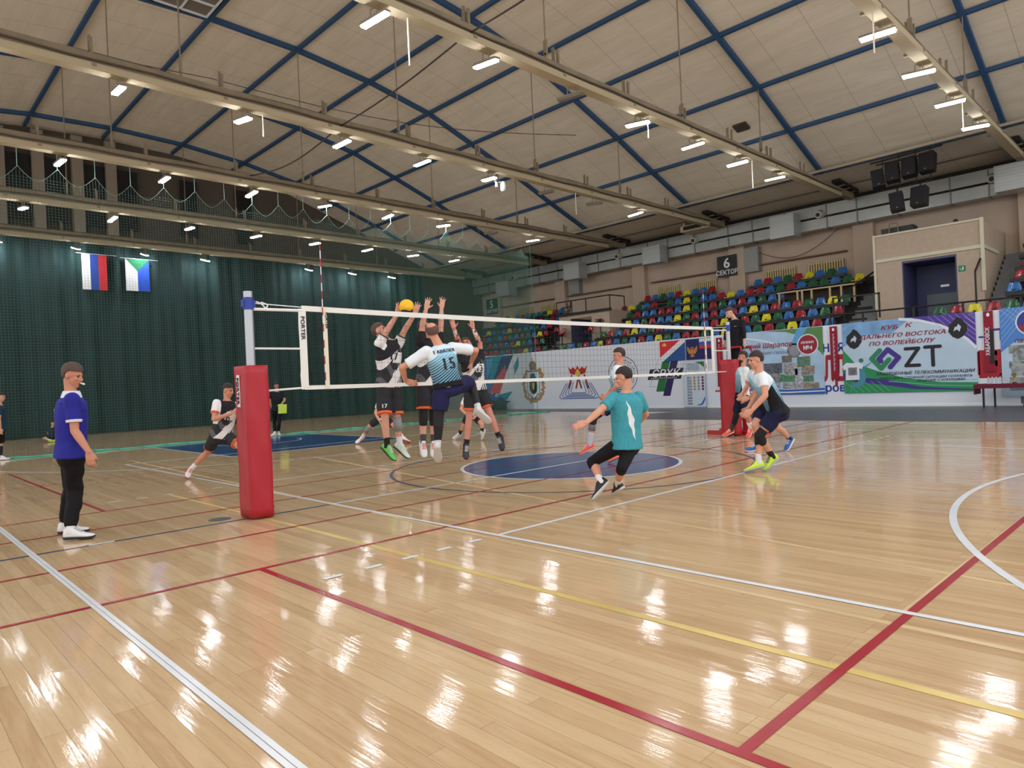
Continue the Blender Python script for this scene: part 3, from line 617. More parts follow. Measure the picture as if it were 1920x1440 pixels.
poly(base, 'shield_drop', black_p, circ(cx, 1.22, .3, .42) , y1 - .006); poly(base, 'shield_beast', mat('beast', (60, 90, 84), .6), [(cx - .2, 1.9), (cx + .1, 1.95), (cx + .25, 1.6), (cx + .1, 1.2), (cx - .15, 1.1), (cx - .3, 1.4)], y1 - .008)
poly(base, 'shield_mark', yel_p, [(cx - .07, 1.4), (cx + .07, 1.4), (cx + .05, 1.05), (cx - .05, 1.05)], y1 - .010)
# stadium emblem: red figures over blue concentric steps
cx = -14.75
mb = MB()
for i in range(5):
    s = 1.3 - .2 * i; z0 = .52 + .07 * i; z1 = 1.3 + .02 * i
    p = [(cx - s, z0 + .08), (cx - s * .62, z1), (cx + s * .62, z1), (cx + s, z0 + .08), (cx + s * .9, z0), (cx - s * .9, z0)]
    for a, b in zip(p, p[1:] + p[:1]):
        if a[1] == z1 and b[1] == z1: continue
        bar(mb, a, b, .04, y1)
mb.build('blue_steps', mat('print_deepblue', (52, 84, 160), .6), base, label='blue concentric outline')
mb = MB()
for dx in (-.42, .0, .05, .45):
    s = -1 if dx in (-.42, .05) else 1
    bar(mb, (cx + dx - .02 * s, 1.72), (cx + dx - (-.22 if s > 0 else .2), 1.02), .1, y1 - .003)
mb.build('legs_print', mat('print_darkred', (140, 42, 34), .6), base)
mb = MB(); mb.prism([V((cx + a, y1 - .003, z)) for a, z in ((-.62, 2.15), (-.45, 2.0), (-.3, 2.12), (-.12, 1.98), (0, 2.2), (.12, 1.98), (.3, 2.12), (.45, 2.0), (.62, 2.15), (.5, 1.78), (.2, 1.72), (0, 1.88), (-.2, 1.72), (-.5, 1.78))], (0, .002, 0)); mb.build('crest', mat('print_red2', (176, 34, 28), .6), base)
poly(base, 'flame', yel_p, [(cx, 2.02), (cx + .18, 1.82), (cx, 1.6), (cx - .18, 1.82)], y1 - .006)
# round seal
mb = MB(); ring_into(mb, -11.95, 1.62, .83, .86, y1); ring_into(mb, -11.95, 1.62, .55, .565, y1); mb.build('seal_rings', black_p, base)
mb = MB()
for i in range(40):
    a = math.radians(200 - i * 9); r0, r1_ = .63, .63 + .05 + .06 * ((i * 7) % 3) / 2
    if i % 9: bar(mb, (-11.95 + r0 * math.cos(a), 1.62 + r0 * math.sin(a)), (-11.95 + r1_ * math.cos(a), 1.62 + r1_ * math.sin(a)), .035, y1)
mb.build('seal_marks', black_p, base)
# green and navy slanted emblem with lettering
cx = -9.4
poly(base, 'green_band', green_p, [(cx - .25, 2.35), (cx + .15, 2.35), (cx - .3, .75), (cx - .72, .75)], y1)
poly(base, 'navy_band', mat('print_navy2', (34, 30, 88), .6), [(cx + .12, 2.12), (cx + .5, 2.12), (cx + .02, .55), (cx - .36, .55)], y1 - .002)
mb = MB(); bar(mb, (cx - .55, 2.2), (cx - 1.05, .98), .018, y1); bar(mb, (cx - 1.05, .98), (cx - .6, .98), .018, y1); mb.build('thin_outline', grey_p, base)
poly(base, 'letter_plate', mat('print_ink', (26, 26, 60), .6), [(cx - 1.0, 1.78), (cx + .75, 1.78), (cx + .6, 1.3), (cx - 1.15, 1.3)], y1 - .004)
txt(base, 'lettering', 'СРХК', cx - .2, 1.42, .46, cloth_white, y1 - .008, .03, .25, 1.15)
mb = MB()
for i in range(14): bar(mb, (cx - .95 + .1 * i, 1.33), (cx - .92 + .1 * i, 1.39), .03, y1 - .008)
mb.build('small_marks', cloth_white, base)
# blue and red words printed on the cloth
bt, rt = mat('word_blue', (40, 52, 150), .6), mat('word_red', (164, 26, 44), .6)
txt(base, 'blue_word', 'Р', -6.35, 1.95, .55, bt, y1, .03); txt(base, 'blue_word', 'ср', -6.55, .42, .5, bt, y1, .03)
txt(base, 'blue_word', 'НИЯ', -2.25, 2.07, .42, bt, y1, .035, ws=.88); txt(base, 'blue_word', 'оров', -2.36, .58, .42, bt, y1, .035)
txt(base, 'blue_word', 'П', 2.8, 2.1, .5, bt, y1, .04); txt(base, 'blue_word', '-', 2.38, 2.12, .5, bt, y1, .02)
txt(base, 'red_word', 'ЛД', -2.22, 1.0, 1.25, rt, y1, .05, ws=.42); txt(base, 'red_word', 'Ц', 2.6, 1.0, 1.05, rt, y1, .06)
poly(base, 'red_letter', rt, [(2.28, 1.8), (2.85, 1.8), (2.85, 1.62), (2.5, 1.62), (2.5, 1.46), (2.8, 1.46), (2.8, 1.28), (2.5, 1.28), (2.5, 1.1), (2.85, 1.1), (2.85, .9), (2.28, .9)], y1)

# things hung over the cloth
FY = 22.0
o = panel('striped_flag', -9.8, -8.5, 2.1, 3.0, FY, mat('flag_white', (225, 228, 232), .8), 'flag of red, white and blue diagonals hung on the white banner', 'flag')
poly(o, 'red_field', mat('flag_red', (214, 40, 58), .8), [(-9.8, 3.0), (-8.75, 3.0), (-9.8, 2.28)], FY - .004); poly(o, 'blue_field', mat('flag_blue', (36, 84, 150), .8), [(-8.5, 2.9), (-8.5, 2.1), (-9.65, 2.1)], FY - .004)
mb = MB(); mb.ball((-9.55, FY - .006, 2.84), (.12, .003, .07), 10); mb.build('emblem', yel_p, o)
o = panel('eagle_flag', -8.46, -7.15, 2.1, 3.0, FY, mat('flag_navy', (30, 28, 96), .8), 'navy flag with golden eagle and small tricolour corner', 'flag')
poly(o, 'corner_white', cloth_white, [(-7.8, 2.98), (-7.15, 2.98), (-7.15, 2.85), (-7.8, 2.85)], FY - .004); poly(o, 'corner_blue', blue_p, [(-7.8, 2.85), (-7.15, 2.85), (-7.15, 2.7), (-7.8, 2.7)], FY - .004); poly(o, 'corner_red', mat('flag_red', 0), [(-7.8, 2.7), (-7.15, 2.7), (-7.15, 2.56), (-7.8, 2.56)], FY - .004)
ec = -8.15; mb = MB(); gp = mat('eagle_gold', (190, 130, 60), .6)
mb.ball((ec, FY - .006, 2.45), (.07, .003, .14), 12)
for s in (-1, 1):
    mb.prism([V((ec + s * a, FY - .006, z)) for a, z in ((.03, 2.5), (.25, 2.7), (.24, 2.5), (.16, 2.36), (.04, 2.36))], (0, .002, 0)); mb.ball((ec + s * .05, FY - .006, 2.62), (.035, .003, .04), 8)
    mb.prism([V((ec + s * a, FY - .006, z)) for a, z in ((.02, 2.36), (.12, 2.24), (.05, 2.22))], (0, .002, 0))
mb.prism([V((ec + a, FY - .006, z)) for a, z in ((-.06, 2.34), (.06, 2.34), (0, 2.18))], (0, .002, 0)); mb.build('eagle', gp, o)
e = empty('rollup_stand', (-8.05, 21.9, 0), 'pale roll-up stand listing years with gold, silver and red medal dots', 'roll-up stand')
mb = MB(); mb.bb(-8.55, -7.55, 21.9, 21.912, .06, 2.06); mb.build('sheet', mat('sheet_pale', (196, 210, 226), .6), e)
mb = MB(); mb.bb(-8.57, -7.53, 21.85, 21.97, 0, .06); mb.bb(-8.06, -8.04, 21.92, 21.94, .06, 2.06); mb.build('base', grey_p, e)
mb = MB()
for i in range(10): text_into(mb, str(2021 + i), (-8.3, 21.894, 1.28 - .125 * i), .12, (1, 0, 0), (0, 0, 1), .02)
text_into(mb, 'Волейбол', (-8.05, 21.894, 1.45), .19, (1, 0, 0), (0, 0, 1), .03)
for i in range(6): mb.bb(-8.4, -7.8, 21.893, 21.895, 1.66 + .05 * i, 1.675 + .05 * i)
mb.build('lettering', mat('print_slate', (70, 84, 104), .6), e, fix=False)
for j, (nm, m) in enumerate((('gold_dots', gold_p), ('silver_dots', grey_p), ('red_dots', mat('print_maroon', (120, 40, 60), .6)))):
    mb = MB()
    for i in range(5): mb.rod((-8.05 + .2 * j, 21.897, 1.32 - .125 * i), (-8.05 + .2 * j, 21.893, 1.32 - .125 * i), .055, n=16)
    mb.build(nm, m, e)
poly(e, 'green_corner', green_p, [(-7.56, 2.0), (-7.56, 1.75), (-7.75, 1.9), (-8.0, 2.0)], 21.894); poly(e, 'blue_corner', blue_p, [(-8.0, .12), (-7.75, .2), (-7.56, .5), (-7.56, .38), (-7.68, .16), (-7.8, .12)], 21.894)
# memorial photo banner
def photo(parent, x0, x1, z0, z1, y, c1, c2, sc_=15):
    k = 'photo_%d%d%d_%d%d%d' % (*c1, *c2)
    if k not in MATS:
        t = NT(k); tc = t.n('ShaderNodeTexCoord'); n1 = t.n('ShaderNodeTexVoronoi'); n1.inputs['Scale'].default_value = sc_; t.t.links.new(tc.outputs['Object'], n1.inputs['Vector'])
        n2 = t.n('ShaderNodeTexNoise'); n2.inputs['Scale'].default_value = sc_ * .8; n2.inputs['Detail'].default_value = 3; t.t.links.new(tc.outputs['Object'], n2.inputs['Vector'])
        q = t.n('ShaderNodeSeparateColor'); t.t.links.new(n1.outputs['Color'], q.inputs[0])
        fac = t.f('MULTIPLY', t.f('ADD', q.outputs[0], n2.outputs[0]), .6)
        c = t.mix(fac, (*srgb(c1), 1), (*srgb(c2), 1)); t.plug(t.b.inputs['Base Color'], c); MATS[k] = t.m
    _bk[0] += 1; y = y - .0009 * (_bk[0] % 5); mb = MB(); mb.bb(x0, x1, y, y + .002, z0, z1); mb.build('photo', MATS[k], parent)
o = panel('memorial_banner', -6.1, -2.6, .5, 3.05, FY, mat('banner_sky', (168, 198, 228), .6, var=.12, vscale=1.5), 'sky blue photo collage banner with a name in red script, left of the medals banner', 'banner')
poly(o, 'green_corner', mat('print_lime', (86, 132, 72), .6), [(-4.9, 3.04), (-2.6, 3.04), (-2.6, 1.95), (-2.95, 2.35), (-3.3, 2.7), (-4.0, 2.95)], FY - .002)
mb = MB()
for a, b in zip(circ(-6.4, -.2, 4.2, 3.05, 20, 40, 85), circ(-6.4, -.2, 4.2, 3.05, 20, 40, 85)[1:]):
    if a[1] < 3.02: bar(mb, a, b, .07, FY - .004)
mb.build('white_swoosh', cloth_white, o)
poly(o, 'blue_ribbon', sky_p, [(-3.55, 3.04), (-3.15, 3.04), (-3.62, 2.42), (-3.82, 2.42)], FY - .006)
mb = MB(); mb.rod((-3.7, FY - .006, 2.2), (-3.7, FY - .003, 2.2), .28, n=32); mb.build('silver_medal', mat('medal_grey', (120, 124, 132), .5), o); mb = MB(); mb.rod((-3.7, FY - .009, 2.2), (-3.7, FY - .006, 2.2), .2, n=32); mb.build('medal_face', grey_p, o)
mb = MB(); mb.rod((-3.17, FY - .010, 2.4), (-3.17, FY - .006, 2.4), .4, n=36); mb.build('badge_rim', cloth_white, o); mb = MB(); mb.rod((-3.17, FY - .014, 2.4), (-3.17, FY - .010, 2.4), .36, n=36); mb.build('badge', mat('badge_red', (150, 28, 50), .6), o)
mb = MB()
for i in range(8): bar(mb, (-3.4 + .062 * i, 2.44), (-3.385 + .062 * i, 2.53), .03, FY - .017)
mb.build('badge_marks', cloth_white, o)
txt(o, 'badge_lettering', '№4', -3.17, 2.2, .22, cloth_white, FY - .017, .03)
txt(o, 'name_lettering', 'Дмитрий Шарапов', -5.02, 2.38, .27, mat('print_darkred2', (150, 40, 56), .6), FY - .006, .03, .2, 1.0)
txt(o, 'script_lettering', 'Навсегда в наших сердцах!', -4.98, 2.12, .18, mat('print_slate', 0), FY - .006, .0, .35)
G1, G2 = (34, 34, 38), (190, 190, 196)
for q in [(-5.95, -5.0, .85, 2.0, (50, 44, 40), (150, 140, 126)), (-4.95, -4.2, 1.35, 1.75, G1, (110, 116, 130)), (-4.2, -3.8, 1.75, 2.02, (70, 66, 66), (130, 120, 116)), (-4.15, -3.6, 1.25, 1.72, G1, G2), (-3.6, -3.1, 1.55, 1.95, (40, 90, 70), (110, 140, 120)), (-3.45, -2.95, 1.25, 1.58, (60, 40, 34), (170, 160, 150)), (-5.0, -4.3, .95, 1.35, G1, (160, 160, 166)), (-4.3, -3.7, 1.0, 1.3, (36, 96, 66), (90, 150, 110)), (-3.7, -3.4, .95, 1.5, (40, 36, 90), (210, 216, 224)), (-3.4, -3.0, .98, 1.22, (36, 90, 66), (90, 140, 110)), (-4.9, -4.3, .72, .95, (120, 50, 50), G2), (-4.2, -3.4, .72, .98, (70, 60, 70), G2), (-3.4, -2.8, .72, .95, (40, 40, 40), (180, 160, 140))]:
    photo(o, *q[:4], FY - .006, q[4], q[5])
poly(o, 'blue_wave', blue_p, [(-6.1, .5), (-2.6, .5), (-2.6, .72), (-4, .68), (-6.1, .8)], FY - .004); poly(o, 'white_wave', cloth_white, [(-6.1, .62), (-4, .56), (-2.6, .6), (-2.6, .64), (-4, .61), (-6.1, .68)], FY - .006)
# large cup banner
o = panel('cup_banner', -1.9, 2.25, .5, 3.07, FY, mat('banner_pale', (184, 206, 226), .6, var=.05, vscale=1.2), 'large pale blue and green banner with big black ZT letters and interlocking rings', 'banner')
poly(o, 'sky_patch', mat('print_cloud', (118, 164, 212), .6, var=.25, vscale=2.5), [(-1.9, 3.07), (.4, 3.07), (-.2, 2.6), (-1.2, 2.55), (-1.9, 2.2)], FY - .002)
poly(o, 'purple_corner', mat('print_purple', (76, 54, 150), .6), [(.35, 3.07), (2.25, 3.07), (2.25, 1.9), (1.9, 2.35), (1.3, 2.72)], FY - .003)
mb = MB()
pc = [(.0, 3.05), (.6, 2.95), (1.25, 2.72), (1.7, 2.45), (2.0, 2.2), (2.25, 1.9)]
for a, b in zip(pc, pc[1:]): bar(mb, a, b, .09, FY - .005)
mb.build('white_swoosh', cloth_white, o)
mb = MB()
for i in range(9):
    bar(mb, (.9 + .2 * i, 3.05), (min(2.24, .9 + .2 * i + .55), 3.05 - min(.55, 2.24 - .9 - .2 * i) * 1.1), .012, FY - .006) if .9 + .2 * i < 2.2 else None
    bar(mb, (2.24, 3.0 - .17 * i), (2.24 - min(.45, .1 + .09 * i), 3.0 - .17 * i + min(.45, .1 + .09 * i) * (1 if i else .4)), .012, FY - .006) if i < 6 else None
mb.build('net_lines', mat('print_lilac', (176, 164, 214), .6), o)
gr = mat('print_emerald', (36, 140, 88), .6)
poly(o, 'green_field', gr, [(-1.9, .5), (2.25, .5), (2.25, .78), (1.2, .82), (.1, 1.0), (-.6, 1.22), (-1.0, 1.38), (-1.5, 1.6), (-1.9, 2.1)], FY - .003)
poly(o, 'pale_patch', mat('print_pale2', (178, 204, 222), .6), [(-1.88, 2.1), (-1.45, 1.65), (-1.0, 1.45), (-.9, 1.6), (-1.5, 2.2)], FY - .005)
poly(o, 'purple_wave', mat('print_purple2', (60, 44, 134), .6), [(-1.9, 1.25), (-1.2, 1.05), (-.4, .95), (.6, .68), (2.25, .55), (2.25, .52), (.4, .6), (-.6, .78), (-1.3, .88), (-1.9, 1.0)], FY - .005)
mb = MB()
for i in range(8): bar(mb, (-1.88 + .22 * i, .52), (-1.88 + .22 * i - (.0 if i < 2 else .42), .52 + (.3 if i < 2 else .4)), .01, FY - .006)
bar(mb, (-.4, .9), (1.0, .72), .02, FY - .007); bar(mb, (1.0, .72), (2.24, .66), .02, FY - .007); bar(mb, (1.6, .86), (2.24, .88), .02, FY - .007); mb.build('pale_lines', mat('print_mint', (130, 196, 170), .6), o)
mr_ = mat('print_maroon2', (146, 36, 62), .6)
txt(o, 'red_lettering', 'КУБ', -.32, 2.72, .2, mr_, FY - .007, .03, .25, 1.45); txt(o, 'red_lettering', 'К', .28, 2.75, .2, mr_, FY - .007, .03, .25, 1.5)
txt(o, 'red_lettering', 'ДАЛЬНЕГО ВОСТОКА', .05, 2.44, .19, mr_, FY - .007, .03, .25, 1.3); txt(o, 'red_lettering', 'ПО ВОЛЕЙБОЛУ', .02, 2.18, .19, mr_, FY - .007, .03, .25, 1.32)
ink = mat('print_ink2', (30, 24, 44), .6)
def stroke(mb, pts, w_, y):
    for i, (a, b) in enumerate(zip(pts, pts[1:])): bar(mb, a, b, w_, y - .0015 * i)
    for i, p in enumerate(pts): mb.rod((p[0], y + .002, p[1]), (p[0], y - .01 - .0015 * i, p[1]), w_ / 2, n=20)
mb = MB(); stroke(mb, [(.18, 2.0), (.58, 2.0), (.18, 1.42), (.58, 1.42)], .115, FY - .008); stroke(mb, [(.78, 2.02), (1.22, 2.02)], .115, FY - .008); stroke(mb, [(1.0, 2.02), (1.0, 1.4)], .115, FY - .011); mb.build('big_letters', ink, o, label='big black ZT letters')
def link_ring(nm, m, cx, cz, y, gap):
    s = .29; pts = [(cx - s, cz), (cx, cz + s), (cx + s, cz), (cx, cz - s)]
    mb = MB(); seq = pts + [pts[0]]
    stroke(mb, seq if not gap else gap, .165, y); return mb.build(nm, m, o)
link_ring('green_ring', mat('print_green3', (44, 132, 92), .6), 0, 0, FY - .007, [(-.65, 2.0), (-.92, 1.72), (-.62, 1.36), (-.36, 1.66)]); link_ring('purple_ring', mat('print_purple3', (62, 48, 140), .6), 0, 0, FY - .010, [(-.62, 1.62), (-.68, 1.7), (-.38, 2.02), (-.05, 1.72), (-.32, 1.4)])
mb = MB(); mb.rod((-1.28, FY - .005, 1.68), (-1.28, FY - .008, 1.68), .08, n=20); mb.build('grey_ball_print', mat('print_seagreen', (66, 108, 104), .6), o)
poly(o, 'player_print', mat('print_player', (70, 140, 160), .6), [(-.78, 1.72), (-1.2, 1.36), (-1.12, 1.1), (-1.2, .85), (-1.35, .72), (-1.7, .68), (-1.62, .8), (-1.4, .92), (-1.42, 1.25), (-1.3, 1.38)], FY - .009)
txt(o, 'black_lettering', 'ЗАЩИЩЕННЫЕ ТЕЛЕКОММУНИКАЦИИ', .68, 1.12, .145, ink, FY - .008, .02, .25, 1.05); txt(o, 'black_lettering', 'ПОМОГАЕМ В СЛОЖНОЙ СИТУАЦИИ СОХРАНИТЬ', .7, .97, .105, ink, FY - .008, .015, .25, 1.06); txt(o, 'black_lettering', 'ОБЩЕНИЕ С БЛИЗКИМИ', 1.18, .86, .105, ink, FY - .008, .015, .25, 1.1)
for cx, cz in ((-1.5, 2.46), (1.75, 2.58)):
    poly(o, 'club_badge', black_p, [(cx, cz + .38), (cx + .12, cz + .3), (cx + .26, cz + .1), (cx + .27, cz - .1), (cx + .15, cz - .28), (cx, cz - .36), (cx - .15, cz - .28), (cx - .27, cz - .1), (cx - .24, cz + .12), (cx - .1, cz + .25)], FY - .008)
    poly(o, 'badge_beast', pale_p, [(cx + .02, cz + .14), (cx + .1, cz + .04), (cx + .05, cz - .12), (cx - .02, cz - .04), (cx - .12, cz - .1), (cx - .08, cz + .04), (cx - .02, cz + .05)], FY - .011)
e = empty('hung_tshirt', (-1.6, 21.95, 1.0), 'white t-shirt with a dark photo print hung on the cup banner', 't-shirt')
mb = MB(); mb.prism([V((x, 21.95, z)) for x, z in ((-1.92, 1.5), (-1.78, 1.62), (-1.62, 1.6), (-1.5, 1.6), (-1.38, 1.62), (-1.2, 1.5), (-1.26, 1.36), (-1.34, 1.4), (-1.35, .98), (-1.83, .98), (-1.81, 1.38), (-1.88, 1.34))], (0, .03, 0)); mb.build('cloth', cloth_white, e, bevel=.008)
photo(e, -1.72, -1.42, 1.16, 1.44, 21.944, (30, 30, 34), (140, 140, 146), 7)
# right memorial banner
o = panel('tribute_banner', 2.9, 6.8, .3, 3.09, FY, mat('banner_ice', (176, 200, 224), .6, var=.05), 'blue and white tribute banner with portrait circle and photo collage at the right edge', 'banner')
poly(o, 'blue_field', mat('print_azure', (74, 130, 204), .6), [(2.9, 3.09), (6.8, 3.09), (6.8, 2.3), (4.2, 2.0), (3.3, 2.05), (2.9, 1.7)], FY - .003)
mb = MB()
for i in range(10): bar(mb, (2.92, 3.0 - .18 * i), (2.92 + .12 * (i + 1), 3.07), .012, FY - .005) if i < 7 else None; bar(mb, (2.92 + .16 * i, 3.05), (2.92 + .16 * i + .55, 2.5), .012, FY - .005)
mb.build('net_lines', mat('print_lilac2', (150, 184, 226), .6), o)
mb = MB(); mb.rod((3.72, FY - .007, 2.6), (3.72, FY - .003, 2.6), .42, n=40); mb.build('portrait_rim', cloth_white, o); mb = MB(); mb.rod((3.72, FY - .010, 2.6), (3.72, FY - .007, 2.6), .38, n=40); mb.build('portrait_field', mat('print_indigo', (52, 60, 140), .6), o)
poly(o, 'portrait_shirt', mat('badge_red', 0), circ(3.72, 2.6, .36, .36, 16, 195, 345) + [(3.95, 2.52), (3.72, 2.58), (3.5, 2.52)], FY - .013); mb = MB(); mb.ball((3.72, FY - .014, 2.72), (.12, .003, .17), 14); mb.build('portrait_face', mat('print_skin', (170, 120, 104), .7), o)
txt(o, 'lettering', 'памяти', 3.6, 1.98, .2, mat('print_brownred', (110, 60, 70), .6), FY - .008, .02, .25)
for i, q in enumerate([(3.1, 3.7, 1.65, 1.9), (3.7, 4.4, 1.62, 1.92), (3.2, 3.8, 1.42, 1.64), (3.8, 4.5, 1.3, 1.6), (3.1, 3.55, 1.18, 1.4), (3.15, 3.7, .95, 1.17), (3.7, 4.5, .95, 1.28), (3.1, 4.5, .5, .9)]): photo(o, *q, FY - .006, (36, 44, 42), (170, 178, 176), 8)
# scarves
def scarf(x, z0, z1, s, lab, w_=.26):   # s: lettering, or None where the photo shows only small pale marks
    o = panel('scarf', x - w_ / 2, x + w_ / 2, z0, z1, 21.97, mat('scarf_red', (140, 20, 46), .8), lab, 'scarf', .02, 'red scarves on the wall')
    mb = MB()
    if s: text_into(mb, s, (x + .02, 21.962, (z0 + z1) / 2), w_ * .62, (0, 0, 1), (-1, 0, 0), .03, 0, 'CENTER', .9)
    else:
        for i in range(26): bar(mb, (x - .03, z0 + .3 + (z1 - z0 - .6) * i / 25), (x + .02 * (i % 3), z0 + .3 + (z1 - z0 - .6) * i / 25), .022, 21.962)
    mb.build('lettering' if s else 'marks', cloth_white, o, fix=False)
    mb = MB(); mb.ball((x, 21.965, z1 - .12), (.045, .004, .06), 12); mb.build('badge', cloth_white, o); return o
scarf(-6.85, .9, 2.95, None, 'narrow red scarf hanging left of the referee stand'); scarf(-2.2, 1.05, 3.0, None, 'maroon scarf with small pale marks between the two wide banners')
o = scarf(2.6, 1.1, 3.05, 'ХАБАРОВСК', 'red and black scarf between the big cup banner and the tribute banner'); mb = MB(); mb.bb(2.6, 2.73, 21.966, 21.97, 1.35, 2.45); mb.build('black_half', black_p, o)
# prize table
e = empty('prize_table', (3.8, 21.3, 0), 'prize table with maroon cloth, standing at the right edge', 'table')
mb = MB(); mb.bb(2.45, 6.0, 20.9, 21.6, .68, .72); mb.build('tabletop', mat('table_brown', (70, 50, 44), .5), e)
for x, y in ((2.55, 21.0), (2.75, 21.5), (5.9, 21.0), (5.9, 21.5)): mb = MB(); mb.bb(x, x + .05, y, y + .05, 0, .68); mb.build('leg', black, e)
mb = MB(); mb.bb(2.38, 6.05, 20.84, 21.64, .722, .735); mb.bb(2.36, 2.39, 20.84, 21.64, .42, .735); mb.bb(2.38, 6.05, 20.83, 20.85, .6, .735); o = mb.build('tablecloth', mat('maroon_cloth', (104, 22, 48), .85), label='maroon cloth on the prize table', cat='tablecloth')
for i in range(3):
    x = 3.35 + .3 * i; e = empty('trophy_cup', (x, 21.2, .735), 'small gold trophy cup on the prize table, %s' % ['left of the three', 'middle of the three', 'right of the three'][i], 'trophy', 'trophies on the prize table')
    mb = MB(); mb.rod((x, 21.2, .735), (x, 21.2, .77), .05, .04, 14); mb.build('base', black, e); mb = MB(); mb.rod((x, 21.2, .77), (x, 21.2, .9), .012); mb.rod((x, 21.2, .9), (x, 21.2, 1.05), .02, .06, 14)
    for s in (-1, 1): mb.tube([V((x + s * .05, 21.2, 1.03)), V((x + s * .09, 21.2, 1.0)), V((x + s * .04, 21.2, .93))], .007, 5)
    mb.build('cup', mat('trophy_gold', (200, 170, 90), .3, metal=.8), e)
for i in range(6):
    x = 2.7 + .1 * i; mb = MB(); mb.rod((x, 21.15, .735), (x, 21.15, .76), .035, n=10); mb.prism([V((x + a, 21.14, z)) for a, z in ((-.03, .76), (.03, .76), (.04, .9), (0, .96), (-.04, .9))], (0, .02, 0))
    mb.build('glass_award', mat('glass_pale', (180, 190, 196), .15), label='pale glass award on the prize table, %s from the left' % num[i], cat='award', group='glass awards')
for i in range(24):
    x, y = 2.7 + R.random() * 2.2, 20.9 + R.random() * .2
    e = empty('medal', (x, y, .736), 'round medal with white ribbon on the maroon cloth among the medals', 'medal', 'medals on the prize table')
    mb = MB(); mb.rod((x, y, .736), (x, y, .744), .035, n=12); mb.build('disc', mat('medal_metal', (190, 186, 170), .35, metal=.6), e); mb = MB(); mb.box((x + .02, y - .03, .75), (.02, .09, .006), R.uniform(0, 3)); mb.build('ribbon', [cloth_white, redp][i % 2], e)
# dark kit bags at the left end of the banner
for i, (x, s, lab) in enumerate([(-20.55, .5, 'dark green kit bag by the left end of the white banner'), (-19.85, .62, 'black rounded kit bag right of the green one by the banner')]):
    e = empty('kit_bag', (x, 21.4, 0), lab, 'bag'); mb = MB()
    mb.loft([[V((x + s * a * .55, 21.4 + b * .3, z * s)) for a, b in [(math.cos(t), math.sin(t)) for t in [k * math.pi / 6 for k in range(12)]]] for z, a_ in ((0, 1),)] + [[V((x + s * k2 * .55 * math.cos(t), 21.4 + k2 * .3 * math.sin(t), z * s)) for t in [k * math.pi / 6 for k in range(12)]] for z, k2 in ((.4, 1.1), (.8, .9), (1.1, .35))])
    mb.build('body', mat('bag_black', (20, 30, 32), .7), e, smooth=True); mb = MB(); mb.tube([V((x - .08, 21.4, 1.08 * s)), V((x - .04, 21.4, 1.25 * s)), V((x + .04, 21.4, 1.25 * s)), V((x + .08, 21.4, 1.08 * s))], .012, 6); mb.build('handle', black, e)

# ------------------------------------------------------------------ green curtain, flags, ball-stop net
mb = MB(); ny, nz = 640, 14
def cx_(y, z):
    a = .10 * math.sin(y * 4.3 + 1.3 * noise.noise(V((y * .7, 0, 0)))) + .16 * noise.noise(V((y * 1.6, z * .12, 3))) + .05 * math.sin(y * 11 + z * .3)
    return -27.25 + a * (.65 + .35 * z / 8.5)
vv = [[mb.bm.verts.new((cx_(-11 + 33.2 * i / ny, 8.5 * j / nz + .02), -11 + 33.2 * i / ny, 8.5 * j / nz + .02)) for i in range(ny + 1)] for j in range(nz + 1)]
for a, b in zip(vv, vv[1:]):
    for i in range(ny): mb.bm.faces.new((a[i], a[i + 1], b[i + 1], b[i]))
mb.build('green_curtain', mat('curtain_green', (14, 47, 48), .75, var=.2, vscale=.6), smooth=True, label='tall dark green pleated curtain closing off the left end of the hall', cat='curtain')
def flag(y0, y1, z0, z1, lab, strips):
    e = empty('hanging_flag', (-26.98, (y0 + y1) / 2, z0), lab, 'flag'); n = 16
    for nm, m, pts in strips:
        mb = MB(); mb.prism([V((-26.98 - .02 * k_(i), y0 + (y1 - y0) * u, z0 + (z1 - z0) * v)) for i, (u, v) in enumerate(pts)] if 0 else [V((-26.98, y0 + (y1 - y0) * u, z0 + (z1 - z0) * v)) for u, v in pts], (.01, 0, 0)); mb.build(nm, m, e)
    mb = MB(); mb.rod((-26.98, y0 - .2, z1 + .02), (-26.98, y1 + .4, z1 + .02), .012); mb.build('cord', cloth_white, e)
flag(3.15, 4.13, 6.42, 8.0, 'vertical tricolour flag of white, blue and red hanging before the curtain', [('white_stripe', mat('flag_white', 0), [(0, 0), (.33, 0), (.33, 1), (0, 1)]), ('blue_stripe', mat('flag_blue2', (34, 70, 160), .8), [(.33, 0), (.66, 0), (.66, 1), (.33, 1)]), ('red_stripe', mat('flag_red2', (200, 40, 52), .8), [(.66, 0), (1, 0), (1, 1), (.66, 1)])])
flag(4.88, 5.88, 6.48, 7.95, 'vertical flag of white, green and blue fields hanging right of the tricolour', [('white_field', mat('flag_white', 0), [(0, 0), (.5, 0), (.5, .62), (0, 1)]), ('green_field', mat('flag_green', (20, 110, 70), .8), [(.0, 1), (.5, .62), (1, 1)]), ('blue_field', mat('flag_blue3', (30, 80, 200), .8), [(.5, 0), (1, 0), (1, 1), (.5, .62)])])
NX = -14.64
def ntop(y):
    k = (y + 11) / .92; fr = k - math.floor(k); base_ = 7.95 if y < 12 else 7.95 + .0 * y
    return base_ - .42 * (1 - abs(2 * fr - 1) ** 1.6) - .12 * math.sin(y * .9) ** 2
def nx_(y, z): return NX + .05 * math.sin(y * 1.9) * (1 - z / 9) + .05 * noise.noise(V((y * .8, z * .5, 0)))
netg = mat('net_twine', (64, 104, 92), .6)
e = empty('ball_stop_net', (NX, 5, 0), 'tall green ball-stop net hanging across the hall before the curtain', 'net')
